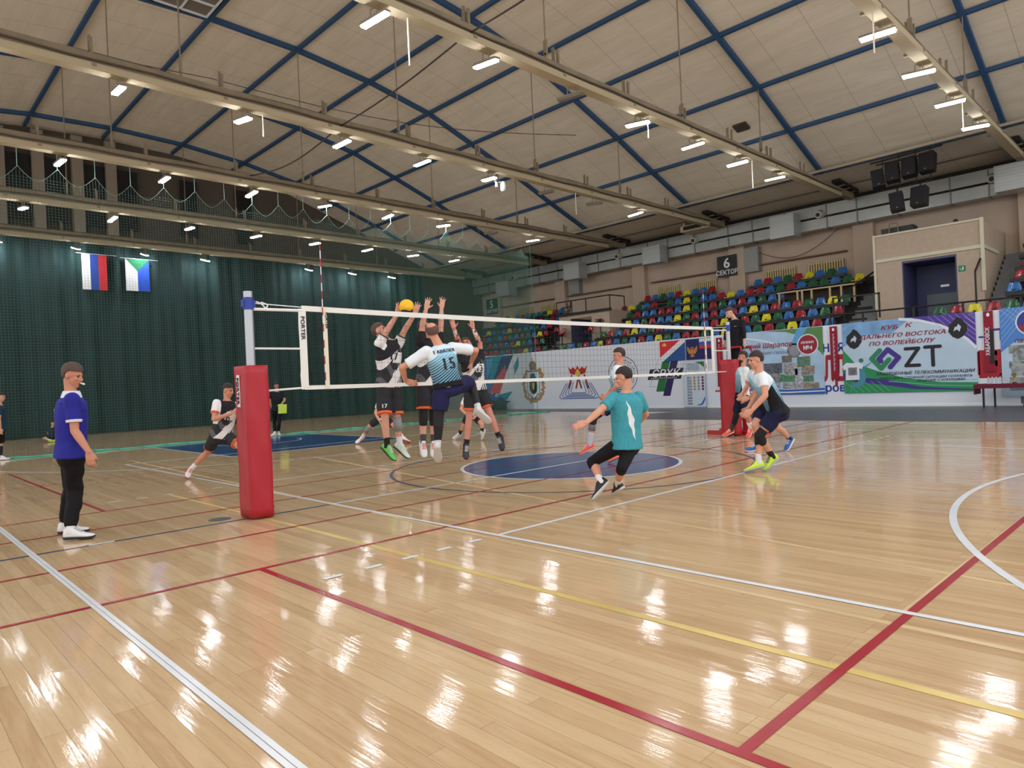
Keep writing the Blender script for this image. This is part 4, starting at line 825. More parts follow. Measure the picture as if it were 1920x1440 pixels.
def strand(mb, pts, r):
    for a, b in zip(pts, pts[1:]):
        a, b = V(a), V(b); d = (b - a).normalized(); s = V((1, 0, 0)) * r; t = d.cross(s).normalized() * r
        ra = [a + s, a - s * .5 + t, a - s * .5 - t]; rb = [b + s, b - s * .5 + t, b - s * .5 - t]
        va = [mb.bm.verts.new(p) for p in ra]; vb = [mb.bm.verts.new(p) for p in rb]
        for i in range(3): mb.bm.faces.new((va[i], va[(i + 1) % 3], vb[(i + 1) % 3], vb[i]))
mb = MB(); cell = .078
y = -8.0
while y < 19.0:
    t_ = ntop(y); strand(mb, [(nx_(y, z), y + .02 * noise.noise(V((y, z * .6, 5))), z) for z in [.03 + (t_ - .03) * j / 12 for j in range(13)]], .0024); y += cell
z = .05
while z < 8.0:
    run = []
    y = -8.0
    while y <= 19.0:
        zz = z - .05 * abs(math.sin((y + 11) / .92 * math.pi)) * (z / 8) + .015 * noise.noise(V((y * 1.5, z, 1)))
        if zz < ntop(y): run.append((nx_(y, zz), y, zz))
        else:
            if len(run) > 1: strand(mb, run, .0024)
            run = []
        y += .46
    if len(run) > 1: strand(mb, run, .0024)
    z += cell
mb.build('mesh', netg, e, fix=False)
mb = MB(); strand(mb, [(nx_(y, ntop(y)), y, ntop(y)) for y in [-8 + .115 * i for i in range(235)]], .005); mb.build('head_rope', mat('rope_pale', (120, 150, 136), .6), e, fix=False)
mb = MB(); k = -8.24
while k < 19: mb.rod((NX, k, ntop(k) - .05), (NX, k, 8.36), .008, n=4); k += .92
mb.build('hooks', mat('rope_pale', 0), e)
t = NT('net_veil'); tr_ = t.n('ShaderNodeBsdfTransparent'); t.b.inputs['Base Color'].default_value = (*srgb((70, 120, 108)), 1); mx = t.n('ShaderNodeMixShader'); gp_ = t.n('ShaderNodeNewGeometry'); sy_ = t.n('ShaderNodeSeparateXYZ'); t.t.links.new(gp_.outputs['Position'], sy_.inputs[0]); mr2 = t.n('ShaderNodeMapRange'); mr2.inputs[1].default_value = 8; mr2.inputs[2].default_value = 18; mr2.inputs[3].default_value = 0; mr2.inputs[4].default_value = .36; t.t.links.new(sy_.outputs[1], mr2.inputs[0]); t.t.links.new(mr2.outputs[0], mx.inputs[0])
t.t.links.new(tr_.outputs[0], mx.inputs[1]); t.t.links.new(t.b.outputs[0], mx.inputs[2]); t.t.links.new(mx.outputs[0], t.t.nodes['Material Output'].inputs[0])
mb = MB()
ys_ = [8.0 + .45 * i for i in range(24)] + [18.85]
vv = [[mb.bm.verts.new((nx_(y, z) - .12, y, z * (ntop(y) - .1))) for y in ys_] for z in (.01, .25, .5, .75, 1)]
for a, b in zip(vv, vv[1:]):
    for i in range(len(a) - 1): mb.bm.faces.new((a[i], a[i + 1], b[i + 1], b[i]))
mb.build('gathered_end', t.m, e, label='bunched translucent end', fix=False)
mb = MB()
for s in range(44):
    y0 = -8.2 + .63 * s; y1_ = y0 + .64; wd = .20 + .07 * math.sin(s * 1.7)
    mb.loft([[V((NX + .1 - wd, y, .004)), V((NX + .1 - wd * .3, y, .035 + .015 * math.sin(y * 5))), V((NX + .12, y, .05 + .02 * math.sin(y * 3))), V((NX + .1 + wd, y, .004))] for y in (y0, y1_)])
mb.build('trailing_hem', mat('net_hem', (84, 176, 150), .7), e, smooth=True, label='pale green net hem lying on the floor')
mb = MB(); strand(mb, [(NX, 18.9, .02), (NX, 18.95, 4), (NX, 18.85, 7.9)], .012); mb.build('edge_rope', mat('rope_green', (60, 150, 120), .6), e, fix=False)

# ------------------------------------------------------------------ volleyball net and posts
padr = mat('pad_red', (168, 24, 42), .45, bump=.35, bscale=5)
alu = mat('post_aluminium', (176, 180, 186), .35, metal=.7); collar_b = mat('collar_blue', (28, 54, 150), .4)
def net_post(y, near):
    e = empty('net_post', (0, y, 0), ('silver net post with blue collar and tall red pad, nearest the camera' if near else 'far silver net post in a red pad beside the referee stand'), 'net post')
    mb = MB(); mb.rod((0, y, 0), (0, y, 2.57), .05, n=48); mb.build('pole', alu, e, smooth=False)
    mb = MB(); mb.rod((0, y, 2.36), (0, y, 2.5), .058, n=24); mb.bb(-.02, .02, y - .075, y + .075, 2.39, 2.47); mb.build('collar', collar_b, e)
    mb = MB(); n = 40; rings = []
    for j in range(19):
        z = .02 + 1.70 * j / 18; ring = []
        for i in range(n):
            a = 2 * math.pi * i / n; c_, s_ = math.cos(a), math.sin(a); p = 5
            rr = 1 / ((abs(c_) ** p + abs(s_) ** p) ** (1 / p)); k = .195 + .006 * noise.noise(V((c_ * 2, s_ * 2, z * 3))) + .004 * math.sin(z * 9 + a * 3)
            ring.append(V((k * rr * c_ * 1.0, y + k * rr * s_ * .72, z)))
        rings.append(ring)
    mb.loft(rings); pad = mb.build('red_pad', padr, e, smooth=True, label='red vinyl pad')
    if near:
        mb = MB(); mb.box((-.02, y - .1475, 1.44), (.075, .006, .36)); o = mb.build('maker_patch', white, pad)
        mb = MB(); up = V((0, 0, -1)); text_into(mb, 'PORTER', (-.045, y - .153, 1.44), .072, (0, 0, -1), (1, 0, 0), .02, 0, 'CENTER', 1.15); mb.build('maker_lettering', black, pad, fix=False)
    mb = MB(); mb.bb(-.1, .12, y + (.145 if not near else .143), y + .15, .1, .12); mb.build('pad_strap', mat('strap_red', (130, 20, 34), .6), pad)
    return e
net_post(-.95, True); net_post(10.0, False)
e = empty('volleyball_net', (0, 4.5, 1.43), 'volleyball net with white tapes and black square mesh across the court', 'net')
tape = mat('net_tape', (226, 226, 222), .6, bump=.2, bscale=8)
Ya, Yb = -.3, 9.3
def sag(y): return -.03 * (1 - ((y - 4.5) / 4.8) ** 2)
mb = MB(); ys_ = [Ya + (Yb - Ya) * i / 24 for i in range(25)]
mb.loft([[V((-.006, y, 2.375 + sag(y))), V((.006, y, 2.375 + sag(y))), V((.008, y, 2.44 + sag(y))), V((-.008, y, 2.44 + sag(y)))] for y in ys_]); mb.build('top_tape', tape, e)
mb = MB(); mb.loft([[V((-.005, y, 1.425 + sag(y) * .5)), V((.005, y, 1.425 + sag(y) * .5)), V((.005, y, 1.475 + sag(y) * .5)), V((-.005, y, 1.475 + sag(y) * .5))] for y in ys_]); mb.build('bottom_tape', tape, e)
mb = MB(); y = Ya + .1
while y < Yb: strand(mb, [(0, y, 1.46), (0, y, 1.9), (0, y, 2.38)], .0016); y += .1
for i in range(1, 10): strand(mb, [(0, yy, 1.45 + .1 * i + sag(yy) * (.5 + .05 * i)) for yy in ys_], .0016)
mb.build('mesh', mat('net_black', (30, 34, 40), .7), e, fix=False)
for yy, lab in ((Ya, 'near'), (Yb, 'far')):
    mb = MB(); s = 1 if yy > 4 else -1
    mb.loft([[V((-.004, yy - .045, z)), V((.012, yy - .045 - .015 * math.sin(z * 9), z)), V((.012, yy + .045, z)), V((-.004, yy + .045, z))] for z in (1.43, 1.6, 1.8, 2.0, 2.2, 2.4)]); b = mb.build('end_sleeve', tape, e, label='white end sleeve with maker lettering')
    if yy < 4:
        mb = MB(); text_into(mb, 'PORTER', (.02, yy + .025, 2.17), .07, (0, 0, -1), (0, -1, 0) if 0 else (0, -1, 0), .02, 0, 'CENTER', 1.1)
        for v in mb.bm.verts: v.co.y = 2 * (yy) - v.co.y + .0
        mb.build('maker_lettering', black, b, fix=False)
e2 = None
for yy in (0.0, 9.0):
    mb = MB(); mb.bb(.0, .012, yy - .025, yy + .025, 1.43, 2.43); b = mb.build('side_band', mat('band_pale', (226, 218, 196), .6), e, label='pale side band at the sideline')
    if yy == 0:
        mb = MB(); text_into(mb, 'PORTER', (.02, yy, 2.27), .05, (0, 0, -1), (0, -1, 0), .02, 0, 'CENTER', 1.1)
        for v in mb.bm.verts: v.co.y = 2 * yy - v.co.y
        mb.build('maker_lettering', black, b, fix=False)
    en = empty('net_antenna', (.02, yy, 1.43), 'red and white striped antenna on the %s side of the net' % ('near' if yy == 0 else 'far'), 'antenna', 'net antennas')
    for i in range(18):
        mb = MB(); z0 = 1.43 + .1 * i; mb.rod((.022, yy - .035, z0), (.022, yy - .035, z0 + .1), .006, n=8); mb.build('red_stripe' if i % 2 else 'white_stripe', [cloth_white, redp][i % 2], en)
for a_, b_, r_w in (((0, -.9, 2.44), (0, -.3, 2.42), .006), ((0, -.9, 1.92), (0, -.3, 1.92), .012), ((0, -.95, 2.37), (0, -.3, 2.38), .018), ((0, 9.3, 2.42), (0, 9.95, 2.45), .006), ((0, 9.3, 1.92), (0, 9.95, 1.92), .012), ((0, 9.3, 1.45), (0, 9.95, 1.45), .012), ((0, 9.3, 2.36), (0, 9.95, 2.38), .014), ((0, -.8, 1.43), (0, -.3, 1.45), .012)):
    mb = MB(); mb.rod(a_, b_, r_w); mb.build('guy_line', white, e)
mb = MB(); mb.tube([V((0, -.86, 2.46)), V((0, -.8, 2.44)), V((0, -.74, 2.38)), V((0, -.72, 2.43)), V((0, -.8, 2.455))], .008); mb.build('rope_tail', white, e)
# ball
e = empty('volleyball', (-.25, 1.415, 2.43), 'yellow and dark blue volleyball between raised hands above the net', 'ball'); bc = V((-.25, 1.415, 2.535))
t = NT('ball_skin'); tc = t.n('ShaderNodeTexCoord'); wv = t.n('ShaderNodeTexWave'); wv.wave_type = 'RINGS'; wv.rings_direction = 'SPHERICAL'; wv.inputs['Scale'].default_value = 3.2; wv.inputs['Distortion'].default_value = 1.5; mp = t.n('ShaderNodeMapping'); mp.inputs['Location'].default_value = (-.05, .12, .05); t.t.links.new(tc.outputs['Object'], mp.inputs[0]); t.t.links.new(mp.outputs[0], wv.inputs[0])
sx = t.n('ShaderNodeSeparateXYZ'); t.t.links.new(tc.outputs['Object'], sx.inputs[0])
t.plug(t.b.inputs['Base Color'], t.mix(t.f('LESS_THAN', t.f('ADD', sx.outputs[2], t.f('MULTIPLY', wv.outputs[0], .02)), .06), (*srgb((240, 186, 20)), 1), (*srgb((40, 40, 84)), 1))); t.b.inputs['Roughness'].default_value = .5
mb = MB(); bmesh.ops.create_icosphere(mb.bm, subdivisions=4, radius=.105, matrix=Matrix.Translation(bc)); mb.build('skin', t.m, e, smooth=True)
mb = MB()
for a in range(3):
    q = Matrix.Rotation(a * 1.05, 3, 'X') @ Matrix.Rotation(.4, 3, 'Y'); mb.tube([bc + q @ V((.1045 * math.cos(i * math.pi / 16), .1045 * math.sin(i * math.pi / 16), 0)) for i in range(33)], .0015, 4)
mb.build('seams', mat('seam_dark', (120, 96, 30), .6), e)
# referee stand
rs = mat('stand_red', (172, 26, 44), .4)
e = empty('referee_stand', (-.15, 10.5, 0), 'red steel referee stand behind the far net post', 'referee stand')
mb = MB()
for x, y in ((-.4, 10.3), (-.4, 10.8), (.3, 10.3), (.3, 10.8)): mb.rod((x, y, 0), (x - .16 if x > .2 else x, y, 2.0), .022)
mb.rod((-.4, 10.3, 2.0), (.14, 10.3, 2.0), .022); mb.rod((-.4, 10.8, 2.0), (.14, 10.8, 2.0), .022); mb.rod((-.4, 10.3, 2.0), (-.4, 10.8, 2.0), .022); mb.build('frame', rs, e)
mb = MB(); mb.bb(-.5, .25, 10.22, 10.9, .99, 1.03); mb.build('platform', rs, e)
mb = MB()
for z in (.25, .5, .75): mb.rod((.3 - .08 * z, 10.3, z), (.3 - .08 * z, 10.8, z), .02)
mb.build('ladder_rungs', rs, e)
mb = MB(); mb.bb(-.75, .5, 10.2, 10.32, 0, .09); mb.bb(-.75, .5, 10.76, 10.88, 0, .09); mb.bb(.4, .5, 10.25, 10.85, 0, .09); mb.build('base', rs, e, bevel=.01)
mb = MB(); mb.bb(.12, .28, 10.27, 10.29, .1, .9); mb.build('lower_panel', mat('stand_red2', (186, 30, 48), .45), e)

# ------------------------------------------------------------------ speakers, dome camera, cable
e0 = empty('speaker_frame', (0, 23.2, 7), 'dark steel frame that holds the six speakers under the ceiling', 'frame')
mb = MB(); mb.rod((-1.1, 23.3, 9.0), (1.25, 23.3, 9.05), .03); mb.rod((-.9, 23.3, 7.9), (.9, 23.3, 7.92), .025); mb.rod((-.9, 23.3, 8.9), (.9, 23.5, 8.9), .03)
for x in (-.7, -.15, .4, .85): mb.rod((x, 23.35, 7.9), (x, 23.35, 9.2), .015)
mb.rod((-.2, 23.12, 7.6), (-.2, 23.3, 7.92), .02); mb.rod((.53, 23.12, 7.6), (.53, 23.3, 7.92), .02); mb.build('bars', black, e0)
for i, (x0, z0, w_, h_, tilt, yaw, lab) in enumerate([(-1.0, 7.98, .42, .66, .10, .25, 'upper row, first from the left'), (-.52, 8.08, .44, .68, .07, .1, 'upper row, second from the left'), (.02, 8.13, .46, .7, .04, .0, 'upper row, third from the left'), (.58, 8.15, .48, .7, 0, -.1, 'upper row, rightmost'), (-.42, 7.0, .44, .68, .1, .15, 'lower row, left of the two'), (.28, 7.02, .5, .7, 0, -.1, 'lower row, right of the two')]):
    e = empty('loudspeaker', (x0 + w_ / 2, 23.1, z0), 'black loudspeaker hung under the ceiling, ' + lab, 'loudspeaker', 'hung loudspeakers')
    q = Matrix.Rotation(yaw, 3, 'Z') @ Matrix.Rotation(-.2, 3, 'X') @ Matrix.Rotation(-tilt, 3, 'Y'); cc = V((x0 + w_ / 2, 23.1, z0 + h_ / 2))
    mb = MB(); mb.box(cc, (w_, .36, h_), q); mb.build('cabinet', mat('speaker_black', (16, 15, 20), .6), e, bevel=.02)
    mb = MB(); mb.box(cc + q @ V((0, -.187, 0)), (w_ * .92, .012, h_ * .94), q); mb.build('grille', mat('speaker_grille', (22, 20, 26), .8), e)
    mb = MB(); mb.box(cc + q @ V((0, -.196, -h_ * .4)), (.05, .006, .025), q); mb.build('badge', grey_p, e)
e = empty('dome_camera', (-8.74, 11.6, 7.8), 'white dome security camera on a dark bracket below the third beam', 'camera')
mb = MB(); mb.bb(-8.8, -8.7, 11.25, 11.35, 8.1, 8.85); mb.build('bracket_post', mat('bracket_dark', (60, 54, 52), .6), e)
mb = MB(); mb.bb(-8.78, -8.72, 11.27, 11.33, 7.95, 8.2); mb.rod((-8.75, 11.3, 8.12), (-8.75, 11.6, 8.14), .03); mb.rod((-8.75, 11.6, 8.17), (-8.75, 11.6, 7.98), .07, .1, 16); mb.build('arm', white, e)
mb = MB(); mb.ball((-8.75, 11.6, 7.93), .1, 18); mb.build('dome', mat('dome_grey', (200, 204, 210), .2), e, smooth=True)
def cab(pts, r, lab):
    P_ = []
    for (a, b, s) in pts:
        a, b = V(a), V(b)
        for i in range(12): t_ = i / 12; P_.append(a.lerp(b, t_) + V((0, 0, -s * math.sin(math.pi * t_))))
    P_.append(V(pts[-1][1])); mb = MB(); mb.tube(P_, r, 5); mb.build('ceiling_cable', mat('cable_dark', (52, 44, 40), .7), label=lab, cat='cable')
cab([((3.06, 4.9, 8.85), (-2.84, 5.0, 8.55), .15), ((-2.84, 5.0, 8.55), (-8.74, 5.5, 8.6), .1), ((-8.74, 5.5, 8.6), (-14.64, 5.5, 8.75), .3)], .02, 'dark sagging cable strung between the tie beams under the ceiling')
cab([((-14.64, -8, 11.6), (-14.64, 4.4, 11.7), .3), ((-14.64, 4.4, 11.7), (-8.74, 15.5, 10.6), .5)], .012, 'thin wire crossing below the ceiling at the upper left')
for i, (k, y, l_) in enumerate([(1, 3.5, .9), (1, 11.3, .55), (2, 3.3, .55), (0, 10.4, .8), (0, 17.2, .7), (1, 17.2, .9), (2, 15.2, .8)]):
    x = BX[k + 1]; mb = MB(); mb.rod((x + .1, y, 8.36), (x + .1, y, 8.36 - l_), .016, n=8); mb.build('drop_tube', mat('tube_white', (216, 206, 186), .5), label='short pale tube hanging down from the %s, %s' % (bname[k + 1], 'nearer the camera' if y < 9 else 'toward the seats') + (' at its middle' if y in (11.3, 10.4) else ''), cat='tube', group='drop tubes')
# joints of every person: world positions in metres
PEOPLE = {'b13': {'anL': (-0.335, 3.141, 0.561),
         'anR': (-0.623, 2.711, 0.468),
         'elL': (-0.577, 3.046, 2.059),
         'elR': (-0.631, 2.645, 2.092),
         'head': (-0.615, 2.835, 1.959),
         'hipL': (-0.546, 3.021, 1.334),
         'hipR': (-0.573, 2.763, 1.344),
         'k': 1.0,
         'knL': (-0.422, 3.051, 0.926),
         'knR': (-0.582, 2.753, 0.877),
         'nose': (-0.552, 2.755, 2.005),
         'shL': (-0.585, 3.039, 1.821),
         'shR': (-0.589, 2.688, 1.801),
         'tipL': (-0.669, 2.952, 2.518),
         'tipR': (-0.575, 2.485, 2.414),
         'toeL': (-0.248, 3.116, 0.361),
         'toeR': (-0.574, 2.646, 0.255),
         'wrL': (-0.648, 2.973, 2.313),
         'wrR': (-0.557, 2.504, 2.281)},
 'b17': {'anL': (-0.501, 1.375, 0.597),
         'anR': (-0.477, 1.145, 0.599),
         'elL': (-0.538, 1.566, 2.236),
         'elR': (-0.479, 1.224, 2.217),
         'head': (-0.627, 1.272, 2.162),
         'hipL': (-0.606, 1.409, 1.394),
         'hipR': (-0.61, 1.174, 1.403),
         'k': 1.02,
         'knL': (-0.522, 1.354, 0.971),
         'knR': (-0.489, 1.132, 0.986),
         'nose': (-0.546, 1.328, 2.211),
         'shL': (-0.622, 1.479, 2.047),
         'shR': (-0.55, 1.15, 2.014),
         'tipL': (-0.387, 1.723, 2.615),
         'tipR': (-0.342, 1.366, 2.632),
         'toeL': (-0.381, 1.427, 0.422),
         'toeR': (-0.362, 1.191, 0.408),
         'wrL': (-0.428, 1.68, 2.468),
         'wrR': (-0.371, 1.336, 2.441)},
 'back': {'anL': (-5.307, 7.154, 0.099),
          'anR': (-6.146, 7.12, 0.118),
          'elL': (-5.43, 7.341, 0.783),
          'elR': (-5.74, 6.862, 0.812),
          'head': (-5.677, 7.188, 1.282),
          'hipL': (-5.652, 7.285, 0.606),
          'hipR': (-5.734, 7.056, 0.621),
          'k': 0.98,
          'knL': (-5.29, 7.157, 0.402),
          'knR': (-5.933, 7.082, 0.381),
          'nose': (-5.596, 7.143, 1.282),
          'shL': (-5.571, 7.369, 1.026),
          'shR': (-5.784, 7.005, 1.046),
          'tipL': (-5.487, 7.078, 0.566),
          'tipR': (-5.493, 6.896, 0.578),
          'toeL': (-5.322, 7.138, -0.071),
          'toeR': (-6.244, 6.946, -0.016),
          'wrL': (-5.435, 7.132, 0.652),
          'wrR': (-5.527, 6.861, 0.669)},
 'beard': {'anL': (0.682, 9.516, 0.1),
           'anR': (0.122, 9.737, 0.1),
           'elL': (0.668, 9.481, 1.127),
           'elR': (0.441, 9.678, 1.112),
           'head': (0.554, 9.579, 1.749),
           'hipL': (0.592, 9.504, 0.893),
           'hipR': (0.453, 9.59, 0.892),
           'k': 1.0,
           'knL': (0.702, 9.372, 0.476),
           'knR': (0.318, 9.608, 0.459),
           'nose': (0.463, 9.485, 1.74),
           'shL': (0.65, 9.462, 1.451),
           'shR': (0.437, 9.674, 1.471),
           'tipL': (0.634, 9.306, 0.736),
           'tipR': (0.511, 9.479, 0.881),
           'toeL': (0.653, 9.414, -0.097),
           'toeR': (-0.069, 9.538, -0.07),
           'wrL': (0.667, 9.341, 0.899),
           'wrR': (0.527, 9.496, 0.939)},
 'bmid': {'anL': (-0.583, 2.033, 0.575),
          'anR': (-0.56, 1.826, 0.595),
          'elL': (-0.49, 2.201, 2.332),
          'elR': (-0.477, 1.841, 2.31),
          'head': (-0.518, 1.985, 2.16),
          'hipL': (-0.55, 2.067, 1.411),
          'hipR': (-0.559, 1.827, 1.419),
          'k': 1.02,
          'knL': (-0.571, 2.045, 0.956),
          'knR': (-0.548, 1.838, 0.97),
          'nose': (-0.42, 1.985, 2.183),
          'shL': (-0.525, 2.165, 2.063),
          'shR': (-0.495, 1.822, 2.041),
          'tipL': (-0.456, 2.236, 2.75),
          'tipR': (-0.396, 1.925, 2.737),
          'toeL': (-0.525, 1.978, 0.378),
          'toeR': (-0.487, 1.787, 0.393),
          'wrL': (-0.477, 2.215, 2.572),
          'wrR': (-0.43, 1.889, 2.546)},
 'boy': {'anL': (-22.247, 1.046, 0.07),
         'anR': (-22.39, 0.905, 0.079),
         'elL': (-22.777, 1.232, 0.28),
         'elR': (-23.023, 0.977, 0.296),
         'head': (-22.89, 1.115, 0.677),
         'hipL': (-22.874, 1.132, 0.152),
         'hipR': (-22.981, 1.021, 0.159),
         'k': 0.8,
         'knL': (-22.422, 1.246, 0.1),
         'knR': (-22.834, 0.805, 0.148),
         'nose': (-22.744, 1.122, 0.651),
         'shL': (-22.831, 1.176, 0.485),
         'shR': (-22.999, 1.002, 0.496),
         'tipL': (-22.74, 1.121, 0.056),
         'tipR': (-22.877, 1.128, 0.052),
         'toeL': (-22.21, 0.94, 0.067),
         'toeR': (-22.199, 0.96, 0.073),
         'wrL': (-22.706, 1.157, 0.121),
         'wrR': (-22.935, 1.068, 0.123)},
 'crouch': {'anL': (-6.684, 5.712, 0.099),
            'anR': (-7.889, 5.269, 0.116),
            'elL': (-6.948, 5.761, 0.827),
            'elR': (-7.199, 5.262, 0.822),
            'head': (-7.168, 5.613, 1.289),
            'hipL': (-7.272, 5.591, 0.638),
            'hipR': (-7.295, 5.395, 0.651),
            'k': 0.98,
            'knL': (-6.901, 5.645, 0.44),
            'knR': (-7.6, 5.309, 0.455),
            'nose': (-7.08, 5.661, 1.285),
            'shL': (-7.152, 5.773, 1.034),
            'shR': (-7.233, 5.401, 1.054),
            'tipL': (-6.93, 5.602, 0.478),
            'tipR': (-6.996, 5.277, 0.502),
            'toeL': (-6.592, 5.806, 0.012),
            'toeR': (-7.972, 5.111, -0.033),
            'wrL': (-6.888, 5.645, 0.619),
            'wrR': (-7.027, 5.245, 0.628)},
 'edge': {'anL': (-14.822, -1.559, 0.103),
          'anR': (-14.394, -1.546, 0.1),
          'elL': (-14.551, -1.525, 1.07),
          'elR': (-14.122, -1.57, 1.075),
          'head': (-14.276, -1.486, 1.646),
          'hipL': (-14.437, -1.537, 0.746),
          'hipR': (-14.232, -1.555, 0.752),
          'k': 0.97,
          'knL': (-14.79, -1.526, 0.409),
          'knR': (-14.519, -1.506, 0.416),
          'nose': (-14.193, -1.399, 1.621),
          'shL': (-14.53, -1.503, 1.374),
          'shR': (-14.09, -1.538, 1.373),
          'tipL': (-14.512, -1.485, 0.659),
          'tipR': (-14.095, -1.542, 0.673),
          'toeL': (-14.715, -1.449, 0.042),
          'toeR': (-14.256, -1.402, 0.03),
          'wrL': (-14.521, -1.494, 0.823),
          'wrR': (-14.107, -1.555, 0.834)},
 'four': {'anL': (2.415, 7.495, 0.1),
          'anR': (1.973, 7.21, 0.1),
          'elL': (2.17, 6.903, 1.099),
          'elR': (1.794, 7.299, 1.179),
          'head': (2.066, 7.108, 1.66),
          'hipL': (2.213, 7.145, 0.839),
          'hipR': (2.098, 7.256, 0.834),
          'k': 0.98,
          'knL': (2.353, 7.233, 0.419),
          'knR': (2.007, 7.047, 0.475),
          'nose': (1.972, 7.011, 1.643),
          'shL': (2.15, 6.979, 1.373),
          'shR': (1.943, 7.196, 1.384),
          'tipL': (1.912, 6.878, 0.939),
          'tipR': (1.786, 7.028, 0.99),
          'toeL': (2.392, 7.4, -0.059),
          'toeR': (1.853, 7.086, 0.047),
          'wrL': (1.988, 6.957, 0.97),
          'wrR': (1.808, 7.051, 1.042)},
 'front': {'anL': (3.256, 5.038, 0.1),
           'anR': (3.154, 4.821, 0.1),
           'elL': (3.4, 4.608, 1.08),
           'elR': (3.043, 5.121, 1.094),
           'head': (3.187, 4.824, 1.562),
           'hipL': (3.415, 4.945, 0.838),
           'hipR': (3.336, 5.095, 0.839),
           'k': 1.0,
           'knL': (3.181, 4.818, 0.512),
           'knR': (3.125, 4.947, 0.5),
           'nose': (3.093, 4.727, 1.545),
           'shL': (3.315, 4.741, 1.32),
           'shR': (3.125, 4.977, 1.341),
           'tipL': (3.169, 4.369, 0.79),
           'tipR': (2.872, 4.944, 0.79),
           'toeL': (3.154, 4.904, -0.102),
           'toeR': (2.995, 4.656, -0.02),
           'wrL': (3.27, 4.473, 0.885),
           'wrR': (2.941, 5.015, 0.884)},
 'libero': {'anL': (-3.62, 0.474, 0.1),
            'anR': (-4.813, -0.034, 0.103),
            'elL': (-3.89, 0.507, 1.016),
            'elR': (-3.998, 0.083, 1.02),
            'head': (-4.049, 0.355, 1.474),
            'hipL': (-4.141, 0.346, 0.722),
            'hipR': (-4.161, 0.152, 0.738),
            'k': 0.98,
            'knL': (-3.761, 0.408, 0.532),
            'knR': (-4.523, 0.138, 0.438),
            'nose': (-3.956, 0.408, 1.451),
            'shL': (-4.071, 0.505, 1.254),
            'shR': (-4.079, 0.179, 1.262),
            'tipL': (-3.7, 0.396, 1.292),
            'tipR': (-3.736, 0.355, 1.17),
            'toeL': (-3.508, 0.512, -0.001),
            'toeR': (-4.701, -0.134, 0.009),
            'wrL': (-3.694, 0.403, 1.158),
            'wrR': (-3.8, 0.289, 1.097)},
 'ref': {'anL': (-0.918, -2.644, 0.1),
         'anR': (-0.493, -2.674, 0.1),
         'elL': (-0.746, -2.566, 1.081),
         'elR': (-0.334, -2.629, 1.11),
         'head': (-0.531, -2.589, 1.668),
         'hipL': (-0.67, -2.603, 0.867),
         'hipR': (-0.454, -2.639, 0.88),
         'k': 1.0,
         'knL': (-0.818, -2.583, 0.48),
         'knR': (-0.631, -2.591, 0.496),
         'nose': (-0.428, -2.482, 1.632),
         'shL': (-0.753, -2.574, 1.43),
         'shR': (-0.338, -2.633, 1.422),
         'tipL': (-0.791, -2.437, 0.728),
         'tipR': (-0.164, -2.529, 0.738),
         'toeL': (-0.858, -2.51, 0.009),
         'toeR': (-0.334, -2.509, -0.005),
         'wrL': (-0.803, -2.448, 0.879),
         'wrR': (-0.181, -2.546, 0.897)},
 'setter': {'anL': (0.425, 4.461, 0.342),
            'anR': (0.686, 4.882, 0.1),
            'elL': (0.885, 4.659, 1.277),
            'elR': (0.541, 5.057, 1.285),
            'head': (0.752, 4.93, 1.753),
            'hipL': (0.779, 4.828, 0.956),
            'hipR': (0.692, 4.998, 0.948),
            'k': 1.0,
            'knL': (0.487, 4.526, 0.788),
            'knR': (0.655, 4.987, 0.468),
            'nose': (0.644, 4.818, 1.738),
            'shL': (0.828, 4.778, 1.537),
            'shR': (0.648, 5.053, 1.552),
            'tipL': (0.623, 4.614, 1.089),
            'tipR': (0.497, 4.791, 1.094),
            'toeL': (0.298, 4.329, 0.185),
            'toeR': (0.612, 4.806, 0.016),
            'wrL': (0.693, 4.686, 1.118),
            'wrR': (0.545, 4.84, 1.125)},
 'spiker': {'anL': (0.997, 0.898, 0.681),
            'anR': (1.119, 1.476, 1.087),
            'elL': (0.773, 0.58, 1.644),
            'elR': (1.094, 1.494, 1.83),
            'head': (0.941, 0.94, 2.061),
            'hipL': (1.035, 0.938, 1.376),
            'hipR': (1.064, 1.169, 1.376),
            'k': 1.0,
            'knL': (1.015, 0.917, 1.033),
            'knR': (0.897, 1.551, 1.431),
            'nose': (0.824, 0.992, 2.102),
            'shL': (0.96, 0.773, 1.811),
            'shR': (1.033, 1.223, 1.883),
            'tipL': (0.708, 0.799, 1.448),
            'tipR': (0.88, 1.576, 1.596),
            'toeL': (0.916, 0.958, 0.481),
            'toeR': (1.152, 1.582, 0.955),
            'wrL': (0.63, 0.719, 1.482),
            'wrR': (0.892, 1.588, 1.697)},
 'standref': {'anL': (-0.055, 10.405, 1.103),
              'anR': (-0.186, 10.458, 1.117),
              'elL': (0.183, 10.4, 2.31),
              'elR': (-0.319, 10.525, 2.355),
              'head': (-0.139, 10.39, 2.811),
              'hipL': (-0.011, 10.451, 1.986),
              'hipR': (-0.146, 10.499, 1.996),
              'k': 1.0,
              'knL': (-0.034, 10.428, 1.533),
              'knR': (-0.168, 10.476, 1.538),
              'nose': (-0.191, 10.294, 2.771),
              'shL': (0.06, 10.482, 2.557),
              'shR': (-0.192, 10.538, 2.599),
              'tipL': (0.202, 10.419, 1.983),
              'tipR': (-0.379, 10.462, 1.969),
              'toeL': (-0.111, 10.275, 1.049),
              'toeR': (-0.233, 10.336, 1.074),
              'wrL': (0.184, 10.4, 2.138),
              'wrR': (-0.36, 10.482, 2.12)},
 'teal': {'anL': (2.654, 1.953, 0.1),
          'anR': (2.702, 2.202, 0.1),
          'elL': (2.815, 1.774, 1.03),
          'elR': (2.874, 2.589, 0.954),
